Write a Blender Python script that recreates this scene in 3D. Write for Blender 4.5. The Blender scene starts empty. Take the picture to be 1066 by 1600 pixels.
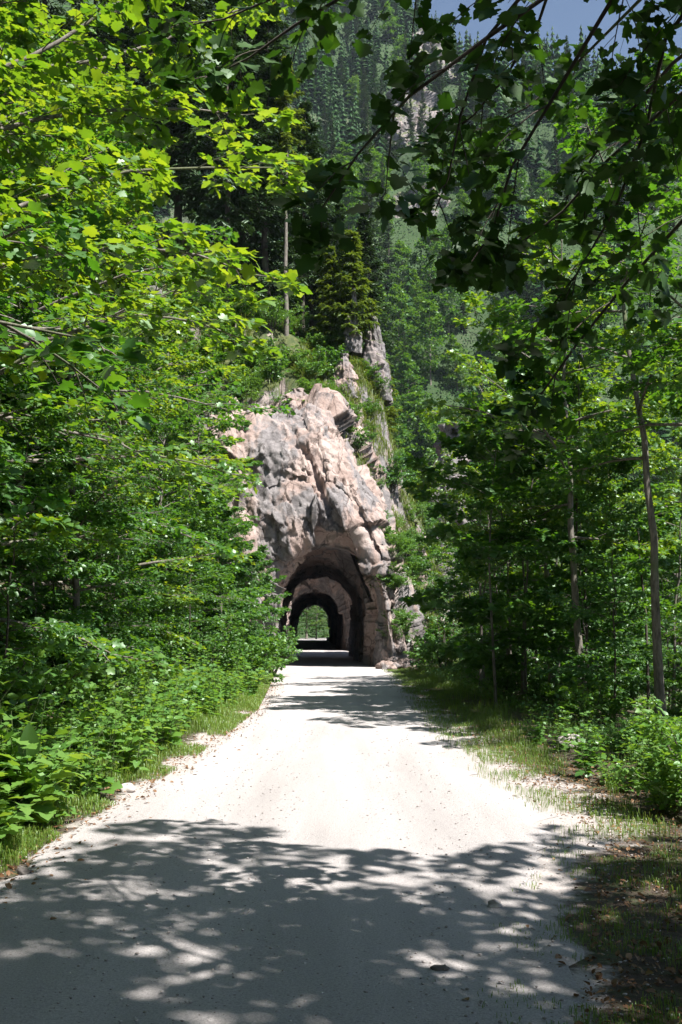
import bpy, math, random
import numpy as np
from mathutils import Vector

# ------------------------------------------------------------------ camera, sky, sun, exposure
S = bpy.context.scene
COL = S.collection
R = math.radians
PITCH = R(6.4)
cd = bpy.data.cameras.new('camera'); cam = bpy.data.objects.new('camera', cd); COL.objects.link(cam)
cam.location = (0, 0, 1.6); cam.rotation_euler = (R(90) + PITCH, 0, 0)
cd.sensor_fit = 'VERTICAL'; cd.sensor_height = 36; cd.lens = 36; cd.clip_start = 0.05; cd.clip_end = 6000
S.camera = cam

SUN_EL = R(56); SX, SY = 0.76, -0.65          # horizontal direction towards the sun
n_ = math.hypot(SX, SY); SX /= n_; SY /= n_
w = bpy.data.worlds.new('World'); S.world = w; w.use_nodes = True
wt = w.node_tree
sky = wt.nodes.new('ShaderNodeTexSky'); sky.sky_type = 'NISHITA'; sky.sun_disc = False
sky.sun_elevation = SUN_EL; sky.sun_rotation = math.atan2(SX, SY)
sky.air_density = 1.0; sky.dust_density = 0.6; sky.ozone_density = 1.0
wt.links.new(sky.outputs[0], wt.nodes['Background'].inputs[0])
wt.nodes['Background'].inputs[1].default_value = 0.055
sd = bpy.data.lights.new('sun', 'SUN'); sun = bpy.data.objects.new('sun', sd); COL.objects.link(sun)
sd.energy = 5.0; sd.angle = R(0.53); sd.color = (1.0, 0.965, 0.92)
sun.rotation_euler = Vector((-SX * math.cos(SUN_EL), -SY * math.cos(SUN_EL), -math.sin(SUN_EL))).to_track_quat('-Z', 'Y').to_euler()
S.view_settings.view_transform = 'Standard'; S.view_settings.look = 'None'
S.view_settings.exposure = 1.35; S.view_settings.gamma = 1
S.cycles.max_bounces = 6; S.cycles.diffuse_bounces = 1; S.cycles.glossy_bounces = 2
S.cycles.transmission_bounces = 4; S.cycles.transparent_max_bounces = 4; S.cycles.volume_bounces = 0
S.cycles.caustics_reflective = False; S.cycles.caustics_refractive = False

# ------------------------------------------------------------------ small helpers
cP, sP = math.cos(PITCH), math.sin(PITCH)
def at(px, py, Y):
    """a point of the place seen at photo pixel (px, py), Y metres ahead"""
    a = (px - 533) / 1600; b = (800 - py) / 1600
    dy = cP - b * sP; dz = sP + b * cP
    return np.array([a * Y / dy, Y, 1.6 + dz * Y / dy])
def ss(a, b, x):
    t = np.clip((x - a) / (b - a), 0, 1); return t * t * (3 - 2 * t)
def nrm(v):
    return v / np.maximum(np.linalg.norm(v, axis=-1, keepdims=True), 1e-9)
def hsh(ix, iy, iz, seed):
    h = (ix.astype(np.int64) * 374761393 + iy.astype(np.int64) * 668265263 + iz.astype(np.int64) * 2147483647 % 4294967291 + seed * 974711) & 0xffffffff
    h = ((h ^ (h >> 13)) * 1274126177) & 0xffffffff
    h = ((h ^ (h >> 16)) * 2246822519) & 0xffffffff
    return ((h ^ (h >> 15)) & 0xffffff) / float(0xffffff)
def vnoise(P, seed):
    I = np.floor(P).astype(np.int64); f = P - I; f = f * f * (3 - 2 * f); o = 0
    for dx in (0, 1):
        for dy in (0, 1):
            for dz in (0, 1):
                wgt = (f[:, 0] if dx else 1 - f[:, 0]) * (f[:, 1] if dy else 1 - f[:, 1]) * (f[:, 2] if dz else 1 - f[:, 2])
                o = o + wgt * hsh(I[:, 0] + dx, I[:, 1] + dy, I[:, 2] + dz, seed)
    return o * 2 - 1
def fbm(P, seed, oct=4):
    o = 0; a = 1; t = 0
    for k in range(oct):
        o = o + a * vnoise(P * 2 ** k, seed + k); t += a; a *= .5
    return o / t
def facets(P, seed, tilt=1.0):
    """broken rock: every cell of a jittered lattice is a plane with an offset and tilt of its own"""
    I = np.floor(P).astype(np.int64); best = np.full(len(P), 1e9); val = np.zeros(len(P))
    for dx in (-1, 0, 1):
        for dy in (-1, 0, 1):
            for dz in (-1, 0, 1):
                a, b, c = I[:, 0] + dx, I[:, 1] + dy, I[:, 2] + dz
                C = np.stack([a + hsh(a, b, c, seed), b + hsh(a, b, c, seed + 1), c + hsh(a, b, c, seed + 2)], 1)
                D = P - C; d = (D * D).sum(1)
                v = (hsh(a, b, c, seed + 3) - .5) + tilt * ((hsh(a, b, c, seed + 4) - .5) * D[:, 0] + (hsh(a, b, c, seed + 5) - .5) * D[:, 1] + (hsh(a, b, c, seed + 6) - .5) * D[:, 2])
                m = d < best; best = np.where(m, d, best); val = np.where(m, v, val)
    return val
def mesh(name, V, F, mat, smooth=False, attr=None):
    me = bpy.data.meshes.new(name)
    V = np.ascontiguousarray(V, dtype=np.float32).reshape(-1, 3)
    F = [np.asarray(f, dtype=np.int32) for f in F if len(f)]
    loops = np.concatenate([f.ravel() for f in F]); tot = np.concatenate([np.full(len(f), f.shape[1], np.int32) for f in F])
    st = np.concatenate([[0], np.cumsum(tot)[:-1]]).astype(np.int32)
    me.vertices.add(len(V)); me.vertices.foreach_set('co', V.ravel())
    me.loops.add(len(loops)); me.loops.foreach_set('vertex_index', loops)
    me.polygons.add(len(tot)); me.polygons.foreach_set('loop_start', st); me.polygons.foreach_set('loop_total', tot)
    if smooth: me.polygons.foreach_set('use_smooth', np.ones(len(tot), bool))
    for k, v in (attr or {}).items():
        a = me.attributes.new(k, 'FLOAT', 'POINT'); a.data.foreach_set('value', np.asarray(v, np.float32).ravel())
    me.update(calc_edges=True); me.materials.append(mat)
    return me
def obj(name, me, parent=None, loc=(0, 0, 0), rz=0, sc=1, label=None, cat=None, group=None, kind=None):
    o = bpy.data.objects.new(name, me); COL.objects.link(o)
    o.location = loc; o.rotation_euler = (0, 0, rz); o.scale = (sc,) * 3 if np.isscalar(sc) else sc
    if parent: o.parent = parent
    if label: o['label'] = label
    if cat: o['category'] = cat
    if group: o['group'] = group
    if kind: o['kind'] = kind
    return o
def thing(name, parts, loc, rz, sc, label, cat, group=None):
    t = obj(name, None, None, loc, rz, sc, label, cat, group); t.empty_display_size = .2
    for pn, me in parts: obj(pn, me, t)
    return t
def grid_faces(nu, nv, wrap=False):
    i = np.arange(nu - 1)[:, None]; j = np.arange(nv if wrap else nv - 1)[None, :]; j2 = (j + 1) % nv
    return np.stack([i * nv + j, i * nv + j2, (i + 1) * nv + j2, (i + 1) * nv + j], -1).reshape(-1, 4)
def tubes(P, r, m=5):
    """P (N,K,3) polylines, r (N,K) radii -> V, quads"""
    N, K, _ = P.shape
    T = nrm(np.gradient(P, axis=1)); ref = np.where(np.abs(T[..., 2:3]) > .8, np.array([1., 0, 0]), np.array([0, 0, 1.]))
    A = nrm(np.cross(T, ref)); B = np.cross(T, A)
    th = np.arange(m) * 2 * math.pi / m
    V = P[:, :, None] + r[:, :, None, None] * (A[:, :, None] * np.cos(th)[:, None] + B[:, :, None] * np.sin(th)[:, None])
    f = grid_faces(K, m, True)
    F = (np.arange(N)[:, None, None] * K * m + f).reshape(-1, 4)
    return V.reshape(-1, 3), F
def join(parts):
    V = []; F = []; o = 0
    for v, f in parts:
        V.append(v); F.append(f + o); o += len(v)
    return np.concatenate(V), F
def tmpl(half, cx, cup, droop):
    """leaf outline (half, mirrored) as a fan; x runs from stalk to tip"""
    h = np.array(half, float); out = np.concatenate([h, h[::-1][1 if h[-1, 1] == 0 else 0:] * [1, -1]])
    V = np.concatenate([[[cx, 0]], out]); n = len(out)
    z = cup * np.abs(V[:, 1]) - droop * V[:, 0] ** 2
    i = np.arange(n)
    return np.column_stack([V, z]), np.stack([np.zeros(n, int), i + 1, (i + 1) % n + 1], 1)
MAPLE_BIG = tmpl([(0, .015), (-.10, .10), (-.12, .26), (-.02, .33), (.03, .47), (.12, .42), (.20, .42), (.27, .36), (.36, .48), (.42, .60), (.49, .55), (.58, .53), (.60, .43), (.61, .33), (.71, .34), (.80, .28), (.90, .16), (1.04, 0)], .28, .10, .16)
MAPLE = tmpl([(0, .02), (-.10, .24), (.05, .44), (.26, .34), (.45, .57), (.58, .46), (.61, .30), (.80, .25), (1, 0)], .3, .14, .2)
OVATE = tmpl([(0, .0), (.18, .22), (.45, .31), (.75, .2), (1, 0)], .45, .3, .2)
DIAM = (np.array([[0, 0, 0], [.45, .36, .1], [1, 0, -.1], [.45, -.36, .1]]), np.array([[0, 1, 2], [0, 2, 3]]))
def leaves(pos, head, nor, size, T):
    TV, TF = T; n = len(pos)
    h = nrm(head); s = nrm(np.cross(nor, h)); u = np.cross(h, s)
    M = np.stack([h, s, u], 1)                                      # rows are the axes
    V = pos[:, None] + size[:, None, None] * np.einsum('vk,nkc->nvc', TV, M)
    F = (np.arange(n)[:, None, None] * len(TV) + TF).reshape(-1, 3)
    return V.reshape(-1, 3), F
def grow(P, n, ratio, ang, g, s0=.2, s1=1., K=4, droop=.2, up=.12):
    N, Kp, _ = P.shape
    L = np.linalg.norm(np.diff(P, axis=1), axis=2).sum(1)
    s = np.clip(np.linspace(s0, s1, n) + g.uniform(-.5, .5, (N, n)) * (s1 - s0) / n, 0, .999)
    x = s * (Kp - 1); i = x.astype(int); f = (x - i)[..., None]; a = np.arange(N)[:, None]
    p = P[a, i] * (1 - f) + P[a, i + 1] * f; t = nrm(P[a, i + 1] - P[a, i])
    side = np.where((np.arange(n) + g.integers(0, 2, (N, 1))) % 2, 1., -1.)[..., None]
    lat = nrm(np.cross(t, [0, 0, 1.]) + 1e-4)
    an = ang * g.uniform(.7, 1.25, (N, n, 1))
    d = nrm(t * np.cos(an) + lat * side * np.sin(an) + np.array([0, 0, 1.]) * (up + g.normal(0, .16, (N, n, 1))))
    l = (ratio * L[:, None] * (1.1 - .7 * s) * g.uniform(.65, 1.25, (N, n)))[..., None, None]
    u = np.linspace(0, 1, K)[:, None]
    Q = p[..., None, :] + d[..., None, :] * l * u + np.array([0, 0, -1.]) * droop * l * u ** 2
    return Q.reshape(-1, K, 3)
def twig_leaves(Q, g, size, T, flat=.38, per=2, pet=.6):
    """leaves in pairs along every twig and one at its tip"""
    N, K, _ = Q.shape; P = []; H = []
    for k in range(1, K):
        t = nrm(Q[:, k] - Q[:, k - 1]); lat = nrm(np.cross(t, [0, 0, 1.]) + 1e-4)
        for sgn in ((1, -1)[:per]) + ((0,) if k == K - 1 else ()):
            P.append(Q[:, k] + g.normal(0, size * .15, (N, 3))); H.append(t * g.uniform(.3, .9, (N, 1)) + lat * sgn * .9 + g.normal(0, .25, (N, 3)))
    P = np.concatenate(P); H = nrm(np.concatenate(H)); sz = size * g.uniform(.45, 1.25, len(P))
    nor = nrm(np.array([.12, -.08, 1.]) + g.normal(0, flat, (len(P), 3)))
    H = nrm(H - nor * (H * nor).sum(1, keepdims=True))
    return leaves(P + H * sz[:, None] * pet, H, nor, sz, T)

# ------------------------------------------------------------------ materials
def mat(name):
    m = bpy.data.materials.new(name); m.use_nodes = True; nt = m.node_tree; nt.nodes.clear()
    out = nt.nodes.new('ShaderNodeOutputMaterial')
    def N(t, **k):
        n = nt.nodes.new('ShaderNode' + t)
        for a, v in k.items():
            if a.startswith('i_'):
                key = a[2:]; key = int(key) if key.isdigit() else key
                n.inputs[key].default_value = v
            else: setattr(n, a, v)
        return n
    def Lk(a, b): nt.links.new(a, b)
    return m, nt, out, N, Lk
def ramp(N, Lk, src, stops):
    r = N('ValToRGB'); e = r.color_ramp.elements
    while len(e) < len(stops): e.new(.5)
    for k, (p, c) in enumerate(stops): e[k].position = p; e[k].color = (*c, 1) if len(c) == 3 else c
    Lk(src, r.inputs[0]); return r.outputs[0]
def leaf_mat(name, cols, trans, tfac=.42, gloss=.09, rough=.45, hue=.0):
    m, nt, out, N, Lk = mat(name)
    g = N('NewGeometry'); oi = N('ObjectInfo')
    add = N('Math', operation='MULTIPLY_ADD'); Lk(oi.outputs['Random'], add.inputs[0]); add.inputs[1].default_value = .35
    sub = N('Math', operation='MULTIPLY'); Lk(g.outputs['Random Per Island'], sub.inputs[0]); sub.inputs[1].default_value = .65
    Lk(sub.outputs[0], add.inputs[2])
    c = ramp(N, Lk, add.outputs[0], [(k / (len(cols) - 1), x) for k, x in enumerate(cols)])
    ct = ramp(N, Lk, add.outputs[0], [(k / (len(trans) - 1), x) for k, x in enumerate(trans)])
    d = N('BsdfDiffuse'); Lk(c, d.inputs[0]); t = N('BsdfTranslucent'); Lk(ct, t.inputs[0])
    mx = N('MixShader'); mx.inputs[0].default_value = tfac; Lk(d.outputs[0], mx.inputs[1]); Lk(t.outputs[0], mx.inputs[2])
    gl = N('BsdfGlossy', i_Roughness=rough); gl.inputs[0].default_value = (.85, 1, .85, 1)
    lw = N('LayerWeight', i_Blend=.25); mm = N('Math', operation='MULTIPLY_ADD'); Lk(lw.outputs[1], mm.inputs[0]); mm.inputs[1].default_value = .08; mm.inputs[2].default_value = gloss * .5
    m2 = N('MixShader'); Lk(mm.outputs[0], m2.inputs[0]); Lk(mx.outputs[0], m2.inputs[1]); Lk(gl.outputs[0], m2.inputs[2])
    Lk(m2.outputs[0], out.inputs[0]); return m
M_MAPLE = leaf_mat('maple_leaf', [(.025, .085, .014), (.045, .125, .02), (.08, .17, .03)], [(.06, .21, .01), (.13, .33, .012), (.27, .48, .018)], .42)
M_MAPLE_Y = leaf_mat('sunny_maple_leaf', [(.03, .10, .014), (.06, .15, .02), (.11, .20, .03)], [(.10, .26, .01), (.26, .43, .012), (.50, .58, .018)], .45)  # lighter, yellower copy of the maple leaf: sunlight put into the colour
M_MAPLE_D = leaf_mat('shade_toned_maple_leaf', [(.025, .06, .012), (.04, .09, .014)], [(.025, .08, .006), (.05, .14, .007), (.12, .26, .01)], .3, .04)  # darker copy of the maple leaf: shade put into the colour
M_BEECH = leaf_mat('beech_leaf', [(.02, .075, .014), (.04, .115, .02), (.075, .16, .03)], [(.06, .20, .01), (.13, .31, .012), (.24, .43, .018)], .42)
M_BUSH = leaf_mat('bush_leaf', [(.04, .12, .02), (.07, .17, .025), (.12, .22, .035)], [(.12, .3, .02), (.2, .4, .025), (.32, .5, .03)], .4)
M_WEED = leaf_mat('weed_leaf', [(.06, .15, .025), (.09, .2, .03), (.13, .24, .04)], [(.2, .42, .03), (.3, .5, .035), (.4, .55, .04)], .4)
M_GRASS = leaf_mat('grass_blade', [(.06, .13, .018), (.10, .18, .022), (.17, .19, .05)], [(.18, .36, .02), (.28, .42, .03), (.36, .38, .08)], .38, .06)
M_HGRASS = leaf_mat('hill_grass_blade', [(.06, .11, .02), (.11, .15, .025), (.19, .15, .06)], [(.16, .3, .02), (.26, .36, .03), (.3, .26, .09)], .36, .04)
M_NEEDLE = leaf_mat('spruce_needle', [(.018, .045, .014), (.03, .065, .016), (.05, .08, .018)], [(.03, .07, .01), (.05, .09, .01)], .2, .05)
M_LARCH = leaf_mat('larch_needle', [(.06, .105, .018), (.095, .145, .02), (.15, .165, .03)], [(.16, .26, .015), (.27, .33, .02)], .38, .03)
M_FAR = leaf_mat('mountain_leaf', [(.009, .034, .009), (.020, .064, .014), (.055, .115, .018)], [(.02, .07, .008), (.05, .12, .01)], .2, .0)
M_MID = leaf_mat('valley_leaf', [(.024, .085, .012), (.045, .125, .016), (.09, .17, .022)], [(.07, .21, .01), (.15, .32, .012), (.26, .42, .015)], .38, .02)
M_LITTER = leaf_mat('dead_leaf', [(.10, .05, .025), (.18, .09, .045), (.28, .17, .09)], [(.2, .1, .04), (.25, .15, .06)], .15, .03)
def bark_mat(name, c0, c1):
    m, nt, out, N, Lk = mat(name); tc = N('TexCoord')
    mp = N('Mapping'); mp.inputs['Scale'].default_value = (9, 9, 2.2); Lk(tc.outputs['Object'], mp.inputs[0])
    n = N('TexNoise', i_Scale=2.2, i_Detail=6., i_Roughness=.7); Lk(mp.outputs[0], n.inputs[0])
    n2 = N('TexNoise', i_Scale=1.3, i_Detail=3.); Lk(tc.outputs['Object'], n2.inputs[0])
    c = ramp(N, Lk, n.outputs[0], [(.3, c0), (.7, c1)])
    mx = N('MixRGB', blend_type='MIX'); Lk(ramp(N, Lk, n2.outputs[0], [(.52, (0, 0, 0)), (.66, (.8, .8, .8))]), mx.inputs[0]); Lk(c, mx.inputs[1]); mx.inputs[2].default_value = (.10, .12, .05, 1)
    b = N('Bump', i_Strength=.7, i_Distance=.03); Lk(n.outputs[0], b.inputs['Height'])
    p = N('BsdfPrincipled', i_Roughness=.9); Lk(mx.outputs[0], p.inputs[0]); Lk(b.outputs[0], p.inputs['Normal'])
    Lk(p.outputs[0], out.inputs[0]); return m
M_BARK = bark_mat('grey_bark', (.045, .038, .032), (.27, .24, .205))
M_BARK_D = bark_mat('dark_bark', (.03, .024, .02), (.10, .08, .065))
M_STEM = bark_mat('green_stem', (.05, .08, .02), (.10, .14, .04))
def rock_mat(name, tint=(1, 1, 1), moss=.35, grey=.5):
    m, nt, out, N, Lk = mat(name); tc = N('TexCoord'); o = tc.outputs['Object']; g = N('NewGeometry')
    def noise(sc, det=6., rough=.6, dist=0., vec=o):
        n = N('TexNoise', i_Scale=sc, i_Detail=det, i_Roughness=rough, i_Distortion=dist); Lk(vec, n.inputs[0]); return n.outputs[0]
    pink = ramp(N, Lk, noise(.9, 7., .65, .4), [(.25, (.22 * tint[0], .15 * tint[1], .122 * tint[2])), (.48, (.34 * tint[0], .255 * tint[1], .222 * tint[2])), (.72, (.47 * tint[0], .39 * tint[1], .35 * tint[2]))])
    mp = N('Mapping'); mp.inputs['Scale'].default_value = (1, 1, .34); mp.inputs['Rotation'].default_value = (0, .35, 0); Lk(o, mp.inputs[0])
    gf = ramp(N, Lk, noise(.55, 8., .66, .5, mp.outputs[0]), [(.62 - .25 * grey, (0, 0, 0)), (.70 - .25 * grey, (.9, .9, .9))])
    greyc = ramp(N, Lk, noise(2.6, 8., .7), [(.3, (.09, .085, .088)), (.55, (.20, .188, .188)), (.75, (.33, .30, .295))])
    mx = N('MixRGB'); Lk(gf, mx.inputs[0]); Lk(pink, mx.inputs[1]); Lk(greyc, mx.inputs[2])
    # dark seams and lichen spots
    v = N('TexVoronoi', feature='DISTANCE_TO_EDGE', i_Scale=.85); nv = N('MixRGB', blend_type='ADD', i_0=.55); Lk(mp.outputs[0], nv.inputs[1])
    nn = N('TexNoise', i_Scale=1.8, i_Detail=5.); Lk(o, nn.inputs[0]); Lk(nn.outputs['Color'], nv.inputs[2]); Lk(nv.outputs[0], v.inputs[0])
    cr = ramp(N, Lk, v.outputs[0], [(.0, (.25, .22, .2)), (.03, (1, 1, 1))])
    m2 = N('MixRGB', blend_type='MULTIPLY', i_0=.8); Lk(mx.outputs[0], m2.inputs[1]); Lk(cr, m2.inputs[2])
    st = ramp(N, Lk, noise(7., 5., .7), [(.55, (1, 1, 1)), (.72, (.5, .48, .46))])
    m3 = N('MixRGB', blend_type='MULTIPLY', i_0=.8); Lk(m2.outputs[0], m3.inputs[1]); Lk(st, m3.inputs[2])
    # moss sits on ledges
    sx = N('SeparateXYZ'); Lk(g.outputs['Normal'], sx.inputs[0])
    ad = N('Math', operation='MULTIPLY_ADD'); Lk(noise(1.6, 6., .7), ad.inputs[0]); ad.inputs[1].default_value = .9; Lk(sx.outputs[2], ad.inputs[2])
    mf = ramp(N, Lk, ad.outputs[0], [(1.02 - moss * .3, (0, 0, 0)), (1.16 - moss * .3, (1, 1, 1))])
    m4 = N('MixRGB'); Lk(mf, m4.inputs[0]); Lk(m3.outputs[0], m4.inputs[1])
    Lk(ramp(N, Lk, noise(4., 5.), [(.35, (.035, .06, .015)), (.65, (.10, .11, .035))]), m4.inputs[2])
    b = N('Bump', i_Strength=.9, i_Distance=.12); Lk(noise(3.5, 10., .72), b.inputs['Height'])
    p = N('BsdfPrincipled', i_Roughness=.92); Lk(m4.outputs[0], p.inputs[0]); Lk(b.outputs[0], p.inputs['Normal'])
    Lk(p.outputs[0], out.inputs[0]); return m
M_ROCK = rock_mat('pink_limestone', (1, 1, 1), -.1, .64)
M_ROCKG = rock_mat('grey_limestone', (.8, .88, .95), .5, .8)
M_ROCKS = rock_mat('spur_limestone', (.9, .92, .95), .9, .7)
def ground_mat(name, soil, green, gravel=True, gscale=1.4, gthr=.45):
    m, nt, out, N, Lk = mat(name); tc = N('TexCoord'); o = tc.outputs['Object']
    def noise(sc, det=6., rough=.6):
        n = N('TexNoise', i_Scale=sc, i_Detail=det, i_Roughness=rough); Lk(o, n.inputs[0]); return n.outputs[0]
    c = N('MixRGB'); Lk(ramp(N, Lk, noise(gscale), [(gthr - .07, (0, 0, 0)), (gthr + .1, (1, 1, 1))]), c.inputs[0])
    Lk(ramp(N, Lk, noise(22.), [(.3, soil[0]), (.7, soil[1])]), c.inputs[1]); Lk(ramp(N, Lk, noise(11.), [(.3, green[0]), (.7, green[1])]), c.inputs[2])
    col = c.outputs[0]; h = noise(30., 8., .7)
    if gravel:
        a = N('Attribute', attribute_name='gravel')
        gr = ramp(N, Lk, noise(70., 4., .8), [(.3, (.26, .225, .205)), (.7, (.5, .455, .43))])
        ad = N('Math', operation='ADD'); Lk(a.outputs['Fac'], ad.inputs[0]); sb = N('Math', operation='MULTIPLY_ADD'); Lk(noise(2.6, 8., .72), sb.inputs[0]); sb.inputs[1].default_value = 1.2; sb.inputs[2].default_value = -.6; Lk(sb.outputs[0], ad.inputs[1])
        m2 = N('MixRGB'); Lk(ramp(N, Lk, ad.outputs[0], [(.42, (0, 0, 0)), (.58, (1, 1, 1))]), m2.inputs[0]); Lk(col, m2.inputs[1]); Lk(gr, m2.inputs[2]); col = m2.outputs[0]
    b = N('Bump', i_Strength=.6, i_Distance=.03); Lk(h, b.inputs['Height'])
    p = N('BsdfPrincipled', i_Roughness=.95); Lk(col, p.inputs[0]); Lk(b.outputs[0], p.inputs['Normal']); Lk(p.outputs[0], out.inputs[0]); return m
M_GROUND = ground_mat('forest_floor', ((.03, .022, .015), (.09, .06, .04)), ((.03, .045, .012), (.075, .09, .03)), True, 5., .54)
M_MOUNT = ground_mat('mountain_floor', ((.07, .08, .045), (.15, .15, .11)), ((.012, .03, .009), (.04, .08, .016)), False, .018, .36)
def road_mat():
    m, nt, out, N, Lk = mat('white_gravel'); tc = N('TexCoord'); o = tc.outputs['Object']
    def noise(sc, det=6., rough=.6):
        n = N('TexNoise', i_Scale=sc, i_Detail=det, i_Roughness=rough); Lk(o, n.inputs[0]); return n.outputs[0]
    fine = ramp(N, Lk, noise(85., 5., .85), [(.28, (.22, .205, .20)), (.5, (.47, .445, .44)), (.72, (.63, .605, .60))])
    mpb = N('Mapping'); mpb.inputs['Scale'].default_value = (1.5, .14, 1); Lk(o, mpb.inputs[0]); nb_ = N('TexNoise', i_Scale=1., i_Detail=6., i_Roughness=.62); Lk(mpb.outputs[0], nb_.inputs[0])
    big = ramp(N, Lk, nb_.outputs[0], [(.3, (.74, .72, .70)), (.65, (1.06, 1.03, 1.01))])
    mx = N('MixRGB', blend_type='MULTIPLY', i_0=1.); Lk(fine, mx.inputs[1]); Lk(big, mx.inputs[2])
    v = N('TexVoronoi', i_Scale=24.); Lk(o, v.inputs[0])
    sp = ramp(N, Lk, v.outputs['Distance'], [(.10, (.45, .40, .37)), (.2, (1, 1, 1))])
    vs = ramp(N, Lk, v.outputs['Color'], [(.72, (0, 0, 0)), (.78, (1, 1, 1))])
    m2 = N('MixRGB', blend_type='MULTIPLY'); Lk(vs, m2.inputs[0]); Lk(mx.outputs[0], m2.inputs[1]); Lk(sp, m2.inputs[2])
    b = N('Bump', i_Strength=.9, i_Distance=.02); Lk(noise(60., 6., .8), b.inputs['Height'])
    p = N('BsdfPrincipled', i_Roughness=.93); Lk(m2.outputs[0], p.inputs[0]); Lk(b.outputs[0], p.inputs['Normal']); Lk(p.outputs[0], out.inputs[0]); return m
M_ROAD = road_mat()

# ------------------------------------------------------------------ setting: ground, road, mountain
def road_c(y):
    return np.where(y < 43, -.75 * ss(14, 43, y), -.75 - .031 * (y - 43))
def gz(x, y):
    x = np.asarray(x, float); y = np.asarray(y, float)
    d = x - road_c(np.minimum(y, 140)); P = np.stack([x * .35, y * .35, 0 * x], -1).reshape(-1, 3)
    n = fbm(P, 11, 4).reshape(x.shape)
    l = np.clip(-d - 2.7, 0, None); r = np.clip(d - 3.0, 0, None)
    z = 46 * (1 - np.exp(-.62 * l / 46 * ss(0, 6, l) - .25 * l / 46)) + n * (.16 * ss(0, 1.2, l) + .6 * ss(3, 14, l))
    z = z + (-7 * (1 - np.exp(-.16 * r / 7 * ss(0, 8, r)))) + n * (.14 * ss(0, 1.2, r) + .5 * ss(4, 15, r))
    z = z + .012 * n * (np.abs(d) > 1.5)
    return z - np.where(y > 150, np.minimum((y - 150) * .03, 4), 0)
def axis(a, b, n, k, c=0):
    t = np.linspace(-1, 1, n); s = np.sinh(k * t) / math.sinh(k)
    return np.where(s < 0, c + (c - a) * s, c + (b - c) * s)
gx = axis(-1500, 1500, 300, 7.6); gy = axis(-1500, 2500, 420, 6.6, 14)
X, Y = np.meshgrid(gx, gy, indexing='ij'); Z = gz(X, Y)
dd = X - road_c(np.minimum(Y, 140))
grav = np.clip(np.where(dd > 0, 1 - (dd - np.interp(Y, [4, 7, 8.5, 13, 20, 30], [.55, 1.0, 1.7, 1.3, 1.3, 1.8])) / np.interp(Y, [6, 9], [.9, 1.6]), 1 - (-dd - 1.75) / .75), 0, 1)
obj('ground', mesh('ground', np.stack([X, Y, Z], -1).reshape(-1, 3), [grid_faces(300, 420)[:, ::-1]], M_GROUND, True, {'gravel': grav}), kind='structure')
ry = np.concatenate([np.linspace(-10, 25, 280), np.linspace(25.2, 145, 320)]); ru = np.linspace(-1, 1, 41)
RP = np.stack([ry * 1.3, 0 * ry, 0 * ry], 1)
edl = np.interp(ry, [-10, 6.5, 8.3, 12, 20, 37, 43, 145], [-2.3, -2.2, -2.08, -1.75, -1.45, -.95, -1.9, -1.9]) + .14 * fbm(RP, 3)
edr = np.interp(ry, [-10, 6, 8.3, 14, 21, 30, 37, 42, 50, 145], [.7, 1.15, 1.75, 1.35, 1.55, 2.2, 2.5, 1.9, 1.8, 1.8]) + .34 * fbm(RP, 5) + .16 * fbm(RP * 3, 6)
RX = road_c(ry)[:, None] + edl[:, None] + (edr - edl)[:, None] * (ru + 1) / 2
RY = np.repeat(ry[:, None], 41, 1)
RZ = gz(RX, RY) + .012 - .02 * np.clip(np.abs(ru)[None] - .93, 0, 1) / .07 + .006 * fbm(np.stack([RX * 2, RY * 2, 0 * RX], -1).reshape(-1, 3), 9).reshape(RX.shape) \
    - .012 * np.exp(-((RX - road_c(RY) - .75) / .35) ** 2) - .012 * np.exp(-((RX - road_c(RY) + .8) / .35) ** 2) + .012
obj('road', mesh('road', np.stack([RX, RY, RZ], -1).reshape(-1, 3), [grid_faces(600, 41)[:, ::-1]], M_ROAD, True), kind='structure')

def mz(x, y):
    P = np.stack([x * .012, y * .012, 0 * x], -1).reshape(-1, 3); n = fbm(P, 21, 5).reshape(x.shape)
    P2 = np.stack([x * .045, y * .045, 0 * x], -1).reshape(-1, 3); q = facets(P2, 4, .8).reshape(x.shape)
    top = np.clip(405 - np.where(x > 0, 2.4, .3) * x, 85, 480)
    b = np.clip(y - 150 + 10 * n, 0, None) * 1.1
    z = b / (1 + (b / top) ** 4) ** .25
    return z + n * 24 * ss(160, 260, y) + q * 9 * ss(170, 240, y) - 5
mxs = np.linspace(-260, 420, 190); mys = np.concatenate([np.linspace(146, 480, 190), np.linspace(486, 1100, 60)])
X, Y = np.meshgrid(mxs, mys, indexing='ij')
obj('mountain', mesh('mountain', np.stack([X, Y, mz(X, Y)], -1).reshape(-1, 3), [grid_faces(190, 250)[:, ::-1]], M_MOUNT), kind='structure')

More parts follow.
